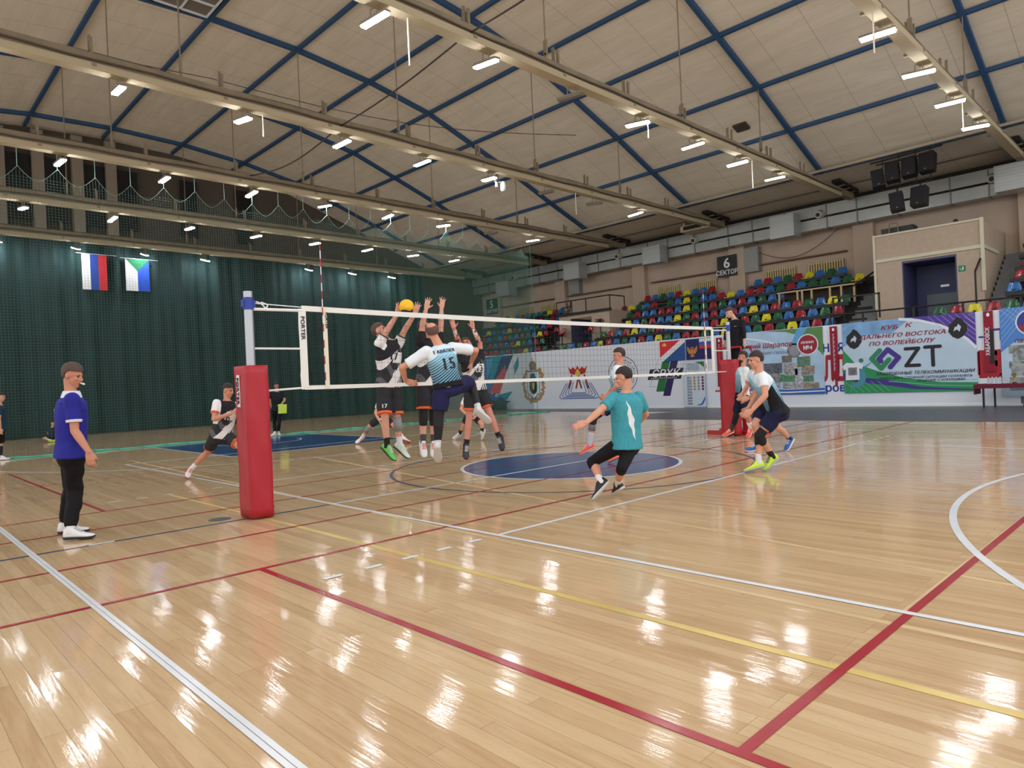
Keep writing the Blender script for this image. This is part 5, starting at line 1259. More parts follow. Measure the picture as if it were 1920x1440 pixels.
          'head': (2.878, 2.189, 1.384),
          'hipL': (2.863, 2.087, 0.649),
          'hipR': (2.887, 2.284, 0.631),
          'k': 0.98,
          'knL': (2.481, 2.022, 0.422),
          'knR': (2.945, 1.984, 0.39),
          'nose': (2.772, 2.151, 1.358),
          'shL': (2.831, 2.025, 1.18),
          'shR': (2.945, 2.374, 1.154),
          'tipL': (2.752, 1.454, 0.886),
          'tipR': (2.653, 2.69, 0.824),
          'toeL': (2.621, 1.847, -0.056),
          'toeR': (2.574, 2.3, -0.012),
          'wrL': (2.83, 1.535, 0.925),
          'wrR': (2.688, 2.727, 0.855)},
 'watcher': {'anL': (-14.618, 6.115, 0.1),
             'anR': (-14.482, 5.926, 0.1),
             'elL': (-14.351, 6.268, 1.193),
             'elR': (-14.696, 5.91, 1.154),
             'head': (-14.537, 6.075, 1.688),
             'hipL': (-14.487, 6.128, 0.748),
             'hipR': (-14.612, 5.998, 0.756),
             'k': 0.97,
             'knL': (-14.338, 6.023, 0.395),
             'knR': (-14.754, 6.052, 0.388),
             'nose': (-14.468, 6.017, 1.67),
             'shL': (-14.428, 6.188, 1.409),
             'shR': (-14.634, 5.975, 1.422),
             'tipL': (-14.314, 6.041, 1.023),
             'tipR': (-14.604, 6.006, 0.756),
             'toeL': (-14.508, 6.085, 0.008),
             'toeR': (-14.413, 5.853, 0.018),
             'wrL': (-14.254, 6.103, 1.067),
             'wrR': (-14.655, 5.954, 0.88)}}
# ------------------------------------------------------------------ people
def frame(fwd, up):
    fwd = fwd.normalized(); up = (up - fwd * up.dot(fwd)).normalized(); rt = fwd.cross(up); return rt, fwd, up
def mrot(rt, fw, up): return Matrix(((rt.x, fw.x, up.x), (rt.y, fw.y, up.y), (rt.z, fw.z, up.z)))
def remesh(mb, voxel, name, smooth_it=3, fac=.5):
    me = bpy.data.meshes.new('tmp'); bmesh.ops.recalc_face_normals(mb.bm, faces=mb.bm.faces); mb.bm.to_mesh(me); mb.bm.free()
    o = bpy.data.objects.new('tmp', me); C.objects.link(o)
    m = o.modifiers.new('r', 'REMESH'); m.mode = 'VOXEL'; m.voxel_size = voxel; m.use_smooth_shade = True
    s = o.modifiers.new('s', 'SMOOTH'); s.factor = fac; s.iterations = smooth_it
    bpy.context.view_layer.update(); dg = bpy.context.evaluated_depsgraph_get()
    out = bpy.data.meshes.new_from_object(o.evaluated_get(dg)); bpy.data.objects.remove(o); out.name = name
    for p in out.polygons: p.use_smooth = True
    return out
def torso_rings(P, S, rP, rS, prof, infl=0, n=24, bow=0):
    up = (S - P).normalized(); L = (S - P).length; rings = []
    for f, hw, hd in prof:
        c = P + up * (L * f); r = rP.lerp(rS, max(0, min(1, f))).normalized(); r = (r - up * r.dot(up)).normalized(); fw = up.cross(r)
        c = c + fw * bow * math.sin(math.pi * max(0, min(1, f)))
        ring = []
        for i in range(n):
            a = 2 * math.pi * i / n; ca, sa = math.cos(a), math.sin(a); e_ = .85
            ring.append(c + r * ((hw + infl) * math.copysign(abs(ca) ** e_, ca)) + fw * ((hd + infl) * math.copysign(abs(sa) ** e_, sa)))
        rings.append(ring)
    return rings
def hand(mb, wr, tip, palm, thumb, k, curl, spread):
    d = (tip - wr).normalized(); palm = (palm - d * palm.dot(d)).normalized(); side = d.cross(palm)
    if side.dot(thumb) < 0: side = -side
    w_, L = .04 * k, .09 * k
    mb.loft([[wr + d * (t * L) + side * (x * w_ * ws) + palm * (z * .014 * k) for x, z in ((-1, -.7), (-.6, -1), (.6, -1), (1, -.7), (1, .7), (.6, 1), (-.6, 1), (-1, .7))] for t, ws in ((-.15, .62), (.2, .85), (.6, 1.0), (1.02, 1.0))])
    for i, (off, ln) in enumerate(((.8, .072), (.28, .082), (-.27, .076), (-.8, .06))):
        b = wr + d * (L * .95) + side * (off * w_ * .85); dd = (d + side * (off * spread)).normalized(); c = curl * (1 + .15 * i)
        for s_, (fr, r0, r1) in enumerate(((.42, .0092, .0088), (.33, .0088, .0082), (.25, .0082, .0074))):
            e_ = b + dd * (ln * fr * k * 1.12); mb.caps(b, e_, r0 * k, r1 * k, 8); b = e_; dd = (dd * math.cos(c) + palm * math.sin(c)).normalized()
    b = wr + d * (L * .28) + side * (w_ * .75); dd = (d * (.65 if spread > .25 else .95) + side * (.8 if spread > .25 else .45) + palm * .3).normalized()
    for ln, r0, r1 in ((.042, .013, .0105), (.032, .0105, .0088)):
        e_ = b + dd * ln * k; mb.caps(b, e_, r0 * k, r1 * k, 8); b = e_; dd = (dd + d * .35 + palm * curl * .4).normalized()
def foot_frame(kn, an, toe):
    v = (toe - an); shin = (kn - an).normalized(); side = v.cross(shin)
    if side.length < 1e-4: side = V((0, 1, 0))
    side.normalize(); v = v.normalized(); q = Matrix.Rotation(math.radians(15), 3, side); fw = q @ v; up = side.cross(fw)
    if up.dot(shin) < 0: up = -up
    fw2 = v * math.cos(math.radians(15)) + up * 0
    fw = (v + (up * .27)).normalized(); up = (up - fw * up.dot(fw)).normalized()
    return fw, up, fw.cross(up)
def shoe_mesh(an, fw, up, sd, k, sole=False):
    base_ = an - up * (.088 * k) - fw * (.062 * k); mb = MB(); rings = []; L = .292 * k
    for t_, hw, h, lo in ((0, .026, .07, .01), (.03, .036, .105, .0), (.13, .041, .118, 0), (.27, .042, .122, 0), (.36, .043, .112, 0), (.45, .044, .090, 0), (.57, .046, .070, 0), (.7, .050, .052, 0), (.85, .046, .042, .0), (.95, .034, .034, .004), (1, .018, .026, .01)):
        c = base_ + fw * (L * t_); r = []
        if sole: hh, l0, hw = .022, -.006 + lo, hw + .004
        else: hh, l0 = h, .012 + lo
        for i in range(12):
            a = 2 * math.pi * i / 12; x = math.cos(a); z = math.sin(a); zz = (l0 + hh) / 2 + (hh - l0) / 2 * math.copysign(abs(z) ** .6, z); r.append(c + sd * (hw * k * math.copysign(abs(x) ** .7, x) * (1 if zz < .05 else .78)) + up * zz * k)
        rings.append(r)
    mb.loft(rings); return mb
def skinmat(c): return mat('skin_%d_%d_%d' % c, c, .55, spec=.35, var=.05, vscale=8)
def shirt_mat(kind, cols):
    key = 'shirt_' + kind + '_%d_%d_%d' % tuple(cols[0])
    if key in MATS: return MATS[key]
    t = NT(key); MATS[key] = t.m
    at = t.n('ShaderNodeAttribute', attribute_name='tc'); sx = t.n('ShaderNodeSeparateXYZ'); t.t.links.new(at.outputs['Vector'], sx.inputs[0]); u, v, w_ = sx.outputs
    sl = t.f('GREATER_THAN', t.n('ShaderNodeAttribute', attribute_name='sleeve').outputs['Fac'], .5)
    t.b.inputs['Roughness'].default_value = .75; t.b.inputs['Specular IOR Level'].default_value = .25
    A = lambda c: (*srgb(c), 1)
    if kind == 'plain': col = A(cols[0]) if 0 else t.mix(0.0, A(cols[0]), A(cols[0]))
    elif kind == 'blue':                              # light blue club shirt, dark diagonal stripes growing toward the waist
        ph = t.f('FRACT', t.f('MULTIPLY', t.f('ADD', t.f('MULTIPLY', u, -.24), v), 15.0))
        th = t.f('SUBTRACT', .74, t.f('MULTIPLY', v, .72)); stripe = t.f('LESS_THAN', ph, th)
        body = t.mix(t.f('MULTIPLY', t.f('SUBTRACT', v, .25), 1.5), A((120, 168, 190)), A((156, 208, 236)))
        col = t.mix(t.f('MULTIPLY', stripe, t.f('LESS_THAN', v, .82)), body, A((34, 62, 84)))
        col = t.mix(t.f('LESS_THAN', v, .14), col, A((20, 20, 26)))
        col = t.mix(t.f('GREATER_THAN', t.f('ADD', t.f('ABSOLUTE', u), t.f('MULTIPLY', v, -.55)), cols[1]), col, A((20, 20, 26)))
        col = t.mix(t.f('GREATER_THAN', t.f('ADD', v, t.f('MULTIPLY', t.f('ABSOLUTE', u), .3)), 1.02), col, A((206, 226, 238)))
        col = t.mix(sl, col, A((224, 232, 240)))
    elif kind == 'shard':                             # charcoal shirt with white shards and grey facets
        a = t.f('FRACT', t.f('ADD', t.f('MULTIPLY', u, .62), t.f('MULTIPLY', v, 1.35))); b = t.f('FRACT', t.f('ADD', t.f('MULTIPLY', u, -1.05), t.f('MULTIPLY', v, 1.7)))
        th = t.f('LESS_THAN', t.f('FRACT', t.f('ADD', t.f('MULTIPLY', u, 4.2), t.f('MULTIPLY', v, 6.5))), .42)
        col = t.mix(t.f('LESS_THAN', b, .38), A((44, 44, 50)), A((92, 92, 98)))
        col = t.mix(t.f('LESS_THAN', a, .40), col, A((222, 220, 222)))
        low = t.f('LESS_THAN', v, .36); col = t.mix(t.f('MULTIPLY', low, t.f('MULTIPLY', th, t.f('LESS_THAN', u, .2))), col, A((226, 224, 226)))
        top = t.f('GREATER_THAN', t.f('ADD', v, t.f('MULTIPLY', u, .25)), .80); col = t.mix(top, col, A((32, 32, 38)))
        patch = t.f('MULTIPLY', t.f('LESS_THAN', t.f('ABSOLUTE', t.f('ADD', u, t.f('MULTIPLY', v, .5))), .52), t.f('LESS_THAN', t.f('ABSOLUTE', t.f('SUBTRACT', v, .665)), .135)); col = t.mix(patch, col, A((222, 220, 222)))
        col = t.mix(sl, col, A(cols[1]))
    elif kind == 'teal':
        nz = t.n('ShaderNodeTexNoise'); nz.inputs['Scale'].default_value = 6; t.t.links.new(at.outputs['Vector'], nz.inputs['Vector'])
        col = t.mix(nz.outputs[0], A((50, 136, 152)), A((72, 162, 178)))
        cx = t.f('ADD', .06, t.f('MULTIPLY', t.f('SUBTRACT', .85, v), .62)); wd = t.f('MULTIPLY', t.f('SUBTRACT', 1.0, t.f('ABSOLUTE', t.f('MULTIPLY', t.f('SUBTRACT', v, .52), 2.3))), .21)
        d = t.f('ABSOLUTE', t.f('SUBTRACT', t.f('ADD', u, .42), t.f('ADD', cx, t.f('MULTIPLY', t.f('SINE', t.f('MULTIPLY', v, 26)), .035))))
        blob = t.f('MULTIPLY', t.f('LESS_THAN', d, wd), t.f('LESS_THAN', w_, 0)); col = t.mix(blob, col, A((222, 226, 232)))
    nz2 = t.n('ShaderNodeTexNoise'); nz2.inputs['Scale'].default_value = 7; nz2.inputs['Detail'].default_value = 2; tc = t.n('ShaderNodeTexCoord'); t.t.links.new(tc.outputs['Object'], nz2.inputs['Vector'])
    bp = t.n('ShaderNodeBump'); bp.inputs['Strength'].default_value = .5; bp.inputs['Distance'].default_value = .03; t.plug(bp.inputs['Height'], nz2.outputs[0]); t.t.links.new(bp.outputs[0], t.b.inputs['Normal'])
    t.plug(t.b.inputs['Base Color'], col); return t.m
def child(name, me, m, parent, label=None):
    if name in ('shirt', 'shorts', 'trousers', 'leggings'):
        am = {'shirt': .010, 'shorts': .012, 'trousers': .012, 'leggings': .003}[name]; ns = [v.normal.copy() for v in me.vertices]
        for v, nn in zip(me.vertices, ns):
            c_ = v.co; a = noise.noise(V((c_.x * 5, c_.y * 5, c_.z * 9))) + .55 * noise.noise(V((c_.x * 15, c_.y * 15, c_.z * 11 + 7))); v.co = c_ + nn * (am * (a + .15))
    me.materials.clear(); me.materials.append(m); o = bpy.data.objects.new(name, me); link(o, parent); me.transform(Matrix.Translation(-ORG[parent.name])); ORG[o.name] = ORG[parent.name]
    return tag(o, label)
def person(key, c):
    J = {k: (V(v) if not isinstance(v, (int, float)) else v) for k, v in PEOPLE[key].items()}; k = J['k']; g_ = lambda n: J[n]
    rP = (g_('hipR') - g_('hipL')).normalized(); rS = (g_('shR') - g_('shL')).normalized()
    P = (g_('hipL') + g_('hipR')) / 2; S = (g_('shL') + g_('shR')) / 2
    up = (S - P).normalized(); rS = (rS - up * rS.dot(up)).normalized()
    Lmax = .50 * k
    if (S - P).length > Lmax * 1.12: P = S - up * Lmax * 1.12
    hw, sw = .088 * k, .178 * k * c.get('wide', 1)
    hp = {'R': P + rP * hw, 'L': P - rP * hw}; sh = {'R': S + rS * sw, 'L': S - rS * sw}
    fwS = up.cross(rS)
    # feet on the ground where they stand
    FF = {}
    for s in 'LR':
        fw, fu, fs = foot_frame(g_('kn' + s), g_('an' + s), g_('toe' + s)); an = g_('an' + s)
        if s in c.get('flat', ''):
            fw = V((fw.x, fw.y, 0)).normalized(); fu = V((0, 0, 1)); fs = fw.cross(fu)
        if s in c.get('ground', '') or s in c.get('flat', ''):
            sm = shoe_mesh(an, fw, fu, fs, k, True); lows = [v.co.z for v in sm.bm.verts]; sm.bm.free(); dz = c.get('gz', 0) + .008 - min(lows); an = an + V((0, 0, dz)); J['an' + s] = an
        FF[s] = (an, fw, fu, fs)
    sk = skinmat(c['skin'])
    B = MB(); tw = c.get('girth', 1)
    prof = [(-.22, .11, .085), (-.1, .155, .11), (.05, .165, .115), (.25, .15 * tw, .105 * tw), (.45, .152 * tw, .108 * tw), (.65, .168, .115), (.82, .178, .112), (.95, .165, .10), (1.05, .12, .078), (1.13, .07, .062)]
    prof = [(f, a * k, b * k) for f, a, b in prof]
    B.loft(torso_rings(P, S, rP, rS, prof))
    Hc, No = g_('head'), g_('nose'); N = S + up * (.07 * k)
    hf = (No - Hc); hu = (Hc - N); 
    if hf.length < .02: hf = fwS
    if abs(hf.normalized().dot(hu.normalized())) > .8: hf = hf + fwS * .1
    hu = hu + V((0, 0, .12)); hr, hf, hu = frame(hf, hu); HR = mrot(hr, hf, hu); hk = k * .98
    dist = (Hc - N).length
    if dist > .26 * k: Hc = N + (Hc - N).normalized() * .26 * k
    if dist < .17 * k: Hc = N + (Hc - N).normalized() * .17 * k
    B.caps(N - up * .04, Hc - hu * .05 * hk - hf * .025, .058 * k, .051 * k)
    B.ball(Hc + hu * .03 * hk - hf * .008, (.076 * hk, .094 * hk, .088 * hk), 20, HR); B.ball(Hc - hu * .035 * hk + hf * .022 * hk, (.060 * hk, .070 * hk, .078 * hk), 18, HR)
    B.ball(Hc - hu * .098 * hk + hf * .062 * hk, (.026 * hk, .022 * hk, .020 * hk), 12, HR); B.ball(Hc - hu * .07 * hk + hf * .03 * hk, (.052 * hk, .052 * hk, .038 * hk), 14, HR)
    B.rod(Hc + hu * .018 * hk + hf * .082 * hk, Hc - hu * .028 * hk + hf * .108 * hk, .008 * hk, .014 * hk, 10); B.ball(Hc - hu * .03 * hk + hf * .103 * hk, (.016 * hk, .016 * hk, .012 * hk), 10, HR)
    B.ball(Hc + hu * .024 * hk + hf * .078 * hk, (.052 * hk, .014 * hk, .010 * hk), 12, HR); B.ball(Hc - hu * .058 * hk + hf * .085 * hk, (.024 * hk, .012 * hk, .012 * hk), 12, HR)
    for s in (-1, 1): B.ball(Hc + hr * (s * .077 * hk) - hu * .006 * hk - hf * .008, (.010 * hk, .022 * hk, .032 * hk), 12, HR); B.ball(Hc + hr * (s * .036 * hk) - hu * .022 * hk + hf * .07 * hk, (.022 * hk, .018 * hk, .020 * hk), 10, HR)
    arms = {}
    for s in 'LR':
        a, el, wr, tip = sh[s], g_('el' + s), g_('wr' + s), g_('tip' + s)
        B.ball(a, .062 * k); B.caps(a, a.lerp(el, .45), .054 * k, .050 * k); B.caps(a.lerp(el, .45), el, .050 * k, .039 * k); B.caps(el, el.lerp(wr, .3), .041 * k, .042 * k); B.caps(el.lerp(wr, .3), wr, .042 * k, .027 * k)
        sgn = 1 if s == 'R' else -1
        pl = c.get('palm'); pl = V(pl) if pl else (-rS * sgn + fwS * .25)
        th = c.get('thumb'); th = V(th) * (1 if s == 'R' else 1) if th else fwS
        if pl and c.get('thumb_in'): th = -rS * sgn
        hand(B, wr, tip, pl, th, k, c.get('curl', .4), c.get('spread', .2))
        arms[s] = (a, el, wr)
        B.caps(P + (hp[s] - P) * .6, hp[s], .09 * k, .092 * k)
        kn, (an, fw, fu, fs) = g_('kn' + s), FF[s]
        B.caps(hp[s], hp[s].lerp(kn, .5), .090 * k, .074 * k); B.caps(hp[s].lerp(kn, .5), kn, .074 * k, .054 * k); B.ball(kn, .056 * k)
        back = -fw; B.caps(kn, kn.lerp(an, .3) + back * .012, .052 * k, .057 * k); B.caps(kn.lerp(an, .3) + back * .012, an, .057 * k, .034 * k)
        B.caps(an, an - fu * .05 * k + fw * .08 * k, .030 * k, .020 * k, 10); B.ball(an - fu * .045 * k - fw * .01 * k, .028 * k)
    me = remesh(B, .0078 if c.get('near', 1) else .010, 'person', 2, .45)
    lowest = min(FF['L'][0].z, FF['R'][0].z) - .09
    org = V((P.x, P.y, lowest)); me.transform(Matrix.Translation(-org)); me.materials.append(sk)
    root = bpy.data.objects.new('person', me); link(root); root.location = org; ORG[root.name] = org; tag(root, c['label'], 'person', c.get('group'))
    # face details
    for s in (-1, 1):
        mb = MB(); mb.ball(Hc + hr * (s * .031 * hk) + hf * .083 * hk + hu * .004 * hk, (.013 * hk, .007 * hk, .0065 * hk), 10, HR); mb.build('eye', mat('eye_dark', (40, 32, 30), .3), root, smooth=True)
        mb = MB(); mb.ball(Hc + hr * (s * .032 * hk) + hf * .089 * hk + hu * .024 * hk, (.018 * hk, .006 * hk, .0045 * hk), 10, HR); mb.build('eyebrow', mat('brow_%d' % c['hair'][0], c['hair'], .8), root, smooth=True)
    mb = MB(); mb.ball(Hc - hu * .058 * hk + hf * .0955 * hk, (.020 * hk, .004 * hk, .0045 * hk), 10, HR); mb.build('mouth', mat('lips', (150, 84, 80), .5), root, smooth=True)
    # hair
    st = c.get('hs', 'short'); mb = MB(); bmesh.ops.create_icosphere(mb.bm, subdivisions=5, radius=1)
    kill = []
    for v in mb.bm.verts:
        x, y, z = v.co; thr = {'short': .16, 'bald': -.05, 'top': .10, 'long': .05}[st]
        if y > .2: ok = z > (.34 - .1 * abs(x) if st != 'long' else .3)
        elif y > -.25: ok = z > (-.12 + (y + .25) * .95)
        else: ok = z > -.62
        if st == 'bald': ok = (z < .62 and z > -.5 and y < .25 and (z > .0 or y < -.2))
        if not ok: kill.append(v)
        n_ = noise.noise(V((x, y * .4, z)) * 7) * .035 + noise.noise(V((x * 2, y * .5, z)) * 16) * .02
        t_ = 1.085 + n_ + (.10 * max(0, z) if st in ('short', 'long') else (.18 * max(0, z) * (1.2 - .4 * y) if st == 'top' else -.01))
        v.co = Hc + hu * .03 * hk - hf * .008 + hr * (x * .076 * hk * t_) + hf * (y * .094 * hk * t_) + hu * (z * .088 * hk * t_)
    bmesh.ops.delete(mb.bm, geom=kill, context='VERTS')
    hm = mat('hair_%d_%d' % (c['hair'][0], c['hair'][1]), c['hair'], .65, bump=.4, bscale=60); o = mb.build('hair', hm, root, smooth=True); md = o.modifiers.new('s', 'SOLIDIFY'); md.thickness = .014; md.offset = -.6
    if c.get('beard'):
        mb = MB(); mb.ball(Hc - hu * .082 * hk + hf * .045 * hk, (.052 * hk, .054 * hk, .040 * hk), 16, HR); mb.build('beard', hm, root, smooth=True)
    # shirt
    hem = c.get('hem', -.08); inf = c.get('loose', .021)
    sp_ = [(hem, (.172 + inf) * k * tw, (.125 + inf) * k * tw)] + [(f, a + inf * k, b + inf * k) for f, a, b in prof if f > hem + .06 and f < 1.0] + [(1.05, .125 * k, .088 * k), (1.115, .082 * k, .075 * k)]
    Bs = MB(); Bs.loft(torso_rings(P, S, rP, rS, sp_))
    sl_len = c.get('sleeve', .62)
    for s in 'LR':
        a, el, wr = arms[s]; Bs.ball(a, .072 * k)
        if sl_len <= 1:
            e_ = a.lerp(el, sl_len); Bs.rod(a, e_, .072 * k, .066 * k, 20)
        else:
            Bs.caps(a, el, .066 * k, .050 * k); Bs.rod(el, el.lerp(wr, sl_len - 1), .050 * k, .040 * k, 18)
    me = remesh(Bs, .011, 'shirt', 2, .5)
    me.attributes.new('tc', 'FLOAT_VECTOR', 'POINT'); me.attributes.new('sleeve', 'FLOAT', 'POINT'); tcs, sla = me.attributes['tc'], me.attributes['sleeve']; L = (S - P).length
    bvh_me = me
    for i, v in enumerate(me.vertices):
        d = v.co - P; tcs.data[i].vector = (d.dot(rS) / (.2 * k), d.dot(up) / L, d.dot(fwS) / .12); q = 0
        for s in 'LR':
            a, el, wr = arms[s]; ax = (el - a).normalized(); dd = (v.co - a).dot(ax); rad = ((v.co - a) - ax * dd).length
            out = (v.co - S).dot(rS) * (1 if s == 'R' else -1)
            if dd > -.05 and rad < .11 * k: q = max(q, min(1, max(0, .5 + (out - .128 * k) / .03)))
        sla.data[i].value = q
    bvh = BVHTree.FromPolygons([v.co.copy() for v in me.vertices], [tuple(p.vertices) for p in me.polygons])
    shirt = child('shirt', me, shirt_mat(*c['shirt']), root, c.get('shirt_label'))
    def decal(txt_, f, x, size, front, m, name='number', on=None, tree=None, C0=None, ru=None, ws=1.0, bold=.05, tiltz=0):
        fd = fwS if front else -fwS; rr = (rS if not front else -rS); ce = (P + up * (L * f)) + rr * x * k if C0 is None else C0
        if ru: rr, uu, fd = ru
        else: uu = up
        vs, fs = glyphs(txt_, 0, 0, 'CENTER', 1.06); bm_ = bmesh.new()
        for kz, dx in enumerate((-.035, 0, .035)):
            bv = [bm_.verts.new(((v.x + dx) * ws, v.y - .35, kz)) for v in vs]
            for f_i in fs:
                try: bm_.faces.new([bv[i] for i in f_i])
                except ValueError: pass
        bmesh.ops.triangulate(bm_, faces=bm_.faces)
        for _ in range(3): 
            es = [e for e in bm_.edges if e.calc_length() > .14]
            if es: bmesh.ops.subdivide_edges(bm_, edges=es, cuts=1); bmesh.ops.triangulate(bm_, faces=bm_.faces)
        bad = []
        for v in bm_.verts:
            kz = v.co.z; p = ce + rr * (v.co.x * size) + uu * (v.co.y * size) + fd * .4; hit = (tree or bvh).ray_cast(p, -fd, .7)
            if hit[0] is None: bad.append(v); v.co = p
            else: v.co = hit[0] + fd * (.004 + .0012 * kz)
        bmesh.ops.delete(bm_, geom=bad, context='VERTS'); mm = MB(); mm.bm.free(); mm.bm = bm_
        if len(bm_.faces): mm.build(name, m, on or shirt, fix=False)
        else: bm_.free()
    ink_ = mat('number_ink', (22, 24, 44), .6); wh = mat('number_white', (226, 226, 230), .6)
    for q in c.get('marks', []): decal(q[0], q[1], q[2], q[3], q[4], wh if q[5] else ink_, q[6] if len(q) > 6 else 'number')
    if c.get('collar'):
        Bc = MB(); Bc.loft(torso_rings(P, S, rP, rS, [(1.02, .13 * k, .098 * k), (1.09, .1 * k, .088 * k), (1.16, .076 * k, .075 * k)])); child('collar', remesh(Bc, .009, 'collar', 1), mat('trim_%d_%d_%d' % c['collar'], c['collar'], .7), shirt)
    if c.get('cuff'):
        for s in 'LR':
            a, el, wr = arms[s]; Bc = MB(); e_ = a.lerp(el, sl_len + .01); Bc.rod(a.lerp(el, sl_len - .07), e_, .0735 * k, .0685 * k, 22); Bc.build('cuff', mat('trim_%d_%d_%d' % c['cuff'], c['cuff'], .7), shirt)
    # shorts / trousers
    Bp = MB(); lp = c.get('legs', .85); flare = c.get('flare', .020)
    Bp.loft(torso_rings(P, S, rP, rS, [(-.25, .125 * k, .10 * k), (-.12, .172 * k, .128 * k), (.06, .169 * k, .120 * k), (.17, .153 * k, .108 * k)]))
    for s in 'LR':
        kn, an = g_('kn' + s), FF[s][0]; Bp.ball(hp[s], .105 * k)
        if lp <= 1: e_ = hp[s].lerp(kn, lp); Bp.rod(hp[s], e_, .104 * k, (.074 + flare) * k, 22)
        else:
            ll = c.get('legr', .064); Bp.caps(hp[s], kn, .102 * k, ll * k); e_ = kn.lerp(an, lp - 1); Bp.caps(kn, kn.lerp(e_, .5), ll * k, ll * .98 * k); Bp.rod(kn.lerp(e_, .5), e_, ll * .98 * k, c.get('legend', ll * .75) * k, 20)
    pm = mat('cloth_%d_%d_%d' % c['pants'], c['pants'], .8, bump=.5, bscale=9, spec=.25); me = remesh(Bp, .011, 'shorts', 2); tree = BVHTree.FromPolygons([v.co.copy() for v in me.vertices], [tuple(p.vertices) for p in me.polygons]); pants = child(c.get('pname', 'shorts'), me, pm, root)
    if c.get('trim'):
        for s in 'LR':
            kn = g_('kn' + s); Bc = MB(); Bc.rod(hp[s].lerp(kn, lp - .055), hp[s].lerp(kn, lp + .012), (.0765 + flare) * k, (.0775 + flare) * k, 22); Bc.build('hem_trim', mat('trim_%d_%d_%d' % c['trim'], c['trim'], .7), pants)
    if c.get('leg_no'):
        s, num_ = c['leg_no']; kn = g_('kn' + s); tc_ = hp[s].lerp(kn, .7); dcam = V((CAM_POS.x - tc_.x, CAM_POS.y - tc_.y, 0)).normalized(); uu = (hp[s] - kn).normalized(); dcam = (dcam - uu * dcam.dot(uu)).normalized()
        decal(num_, 0, 0, .08, True, wh, 'leg_number', pants, tree, tc_, (uu.cross(dcam), uu, dcam))
    for s in 'LR':
        kn, (an, fw, fu, fs) = g_('kn' + s), FF[s]
        if s in c.get('pads', ''):
            hp_ = hp[s]; Bk = MB(); Bk.caps(kn.lerp(hp_, .24), kn, .066 * k, .068 * k); Bk.caps(kn, kn.lerp(an, .28), .068 * k, .063 * k); child('knee_pad', remesh(Bk, .01, 'pad', 2), mat('pad_%d_%d_%d' % c.get('padc', (20, 20, 22)), c.get('padc', (20, 20, 22)), .8), root)
        if s in c.get('tights', ''):
            Bk = MB(); Bk.caps(hp[s].lerp(kn, .4), kn, .088 * k, .064 * k); Bk.caps(kn, kn.lerp(an, .35) - fw * .012, .064 * k, .064 * k); Bk.rod(kn.lerp(an, .35) - fw * .012, kn.lerp(an, .86), .064 * k, .044 * k, 18); child('leg_tight', remesh(Bk, .011, 'tight', 2), mat('tight_black', (18, 17, 22), .7), root)
        if s in c.get('shins', ''):
            Bk = MB(); Bk.rod(kn.lerp(an, -.05), kn.lerp(an, .5), .062 * k, .060 * k, 18); Bk.build('leg_sleeve', mat('sleeve_grey', (140, 140, 144), .8), root, smooth=True)
        sc_ = c.get('sock', {}).get(s, (225, 225, 228)); sl_ = c.get('sockl', .3)
        Bk = MB(); Bk.rod(kn.lerp(an, 1 - sl_), an - fu * .01, .044 * k if sl_ < .4 else .056 * k, .041 * k, 16); Bk.ball(an - fu * .02 * k, .042 * k); child('sock', remesh(Bk, .008, 'sock', 2), mat('sock_%d_%d_%d' % sc_, sc_, .85), root)
        shc, soc = c['shoe'][:2]; shc = c.get('shoe' + s, shc)
        sho = shoe_mesh(an, fw, fu, fs, k).build('shoe', mat('shoe_%d_%d_%d' % shc, shc, .5), root, smooth=True); shoe_mesh(an, fw, fu, fs, k, True).build('sole', mat('sole_%d_%d_%d' % soc, soc, .6), sho, smooth=True)
        Bk = MB()
        for i in range(4):
            cc = an + fw * (.052 + .02 * i) * k + fu * (.016 - .0125 * i) * k; Bk.rod(cc - fs * .026 * k, cc + fs * .026 * k, .006 * k, n=6)
        lc = c['shoe'][2] if len(c['shoe']) > 2 else (230, 230, 230); Bk.build('laces', mat('lace_%d_%d_%d' % lc, lc, .8), sho)
    if c.get('tattoo'):
        for s in 'LR':
            a, el, wr = arms[s]; t = None; Bk = MB(); Bk.rod(el.lerp(wr, .05), el.lerp(wr, .92), .044 * k, .031 * k, 18)
            if 'tattoo_sleeve' not in MATS:
                t = NT('tattoo_sleeve'); MATS['tattoo_sleeve'] = t.m; n1 = t.n('ShaderNodeTexNoise'); n1.inputs['Scale'].default_value = 18; tc = t.n('ShaderNodeTexCoord'); t.t.links.new(tc.outputs['Object'], n1.inputs['Vector']); t.plug(t.b.inputs['Base Color'], t.mix(t.f('GREATER_THAN', n1.outputs[0], .5), (*srgb((130, 50, 56)), 1), (*srgb((214, 190, 186)), 1)))
            Bk.build('forearm_tattoo', MATS['tattoo_sleeve'], root, smooth=True)
    if c.get('whistle'):
        mb = MB(); mb.caps(Hc - hu * .058 * hk + hf * .1 * hk, Hc - hu * .062 * hk + hf * .135 * hk, .007, .011, 10); o = mb.build('whistle', white, label='white whistle held in the mouth of %s' % c['whistle'], cat='whistle')
    return root, arms, (Hc, hr, hf, hu), decal
W_, K_ = (226, 228, 232), (20, 20, 22)
DK, NV = (46, 46, 52), (26, 30, 62)
OR = (226, 100, 50)
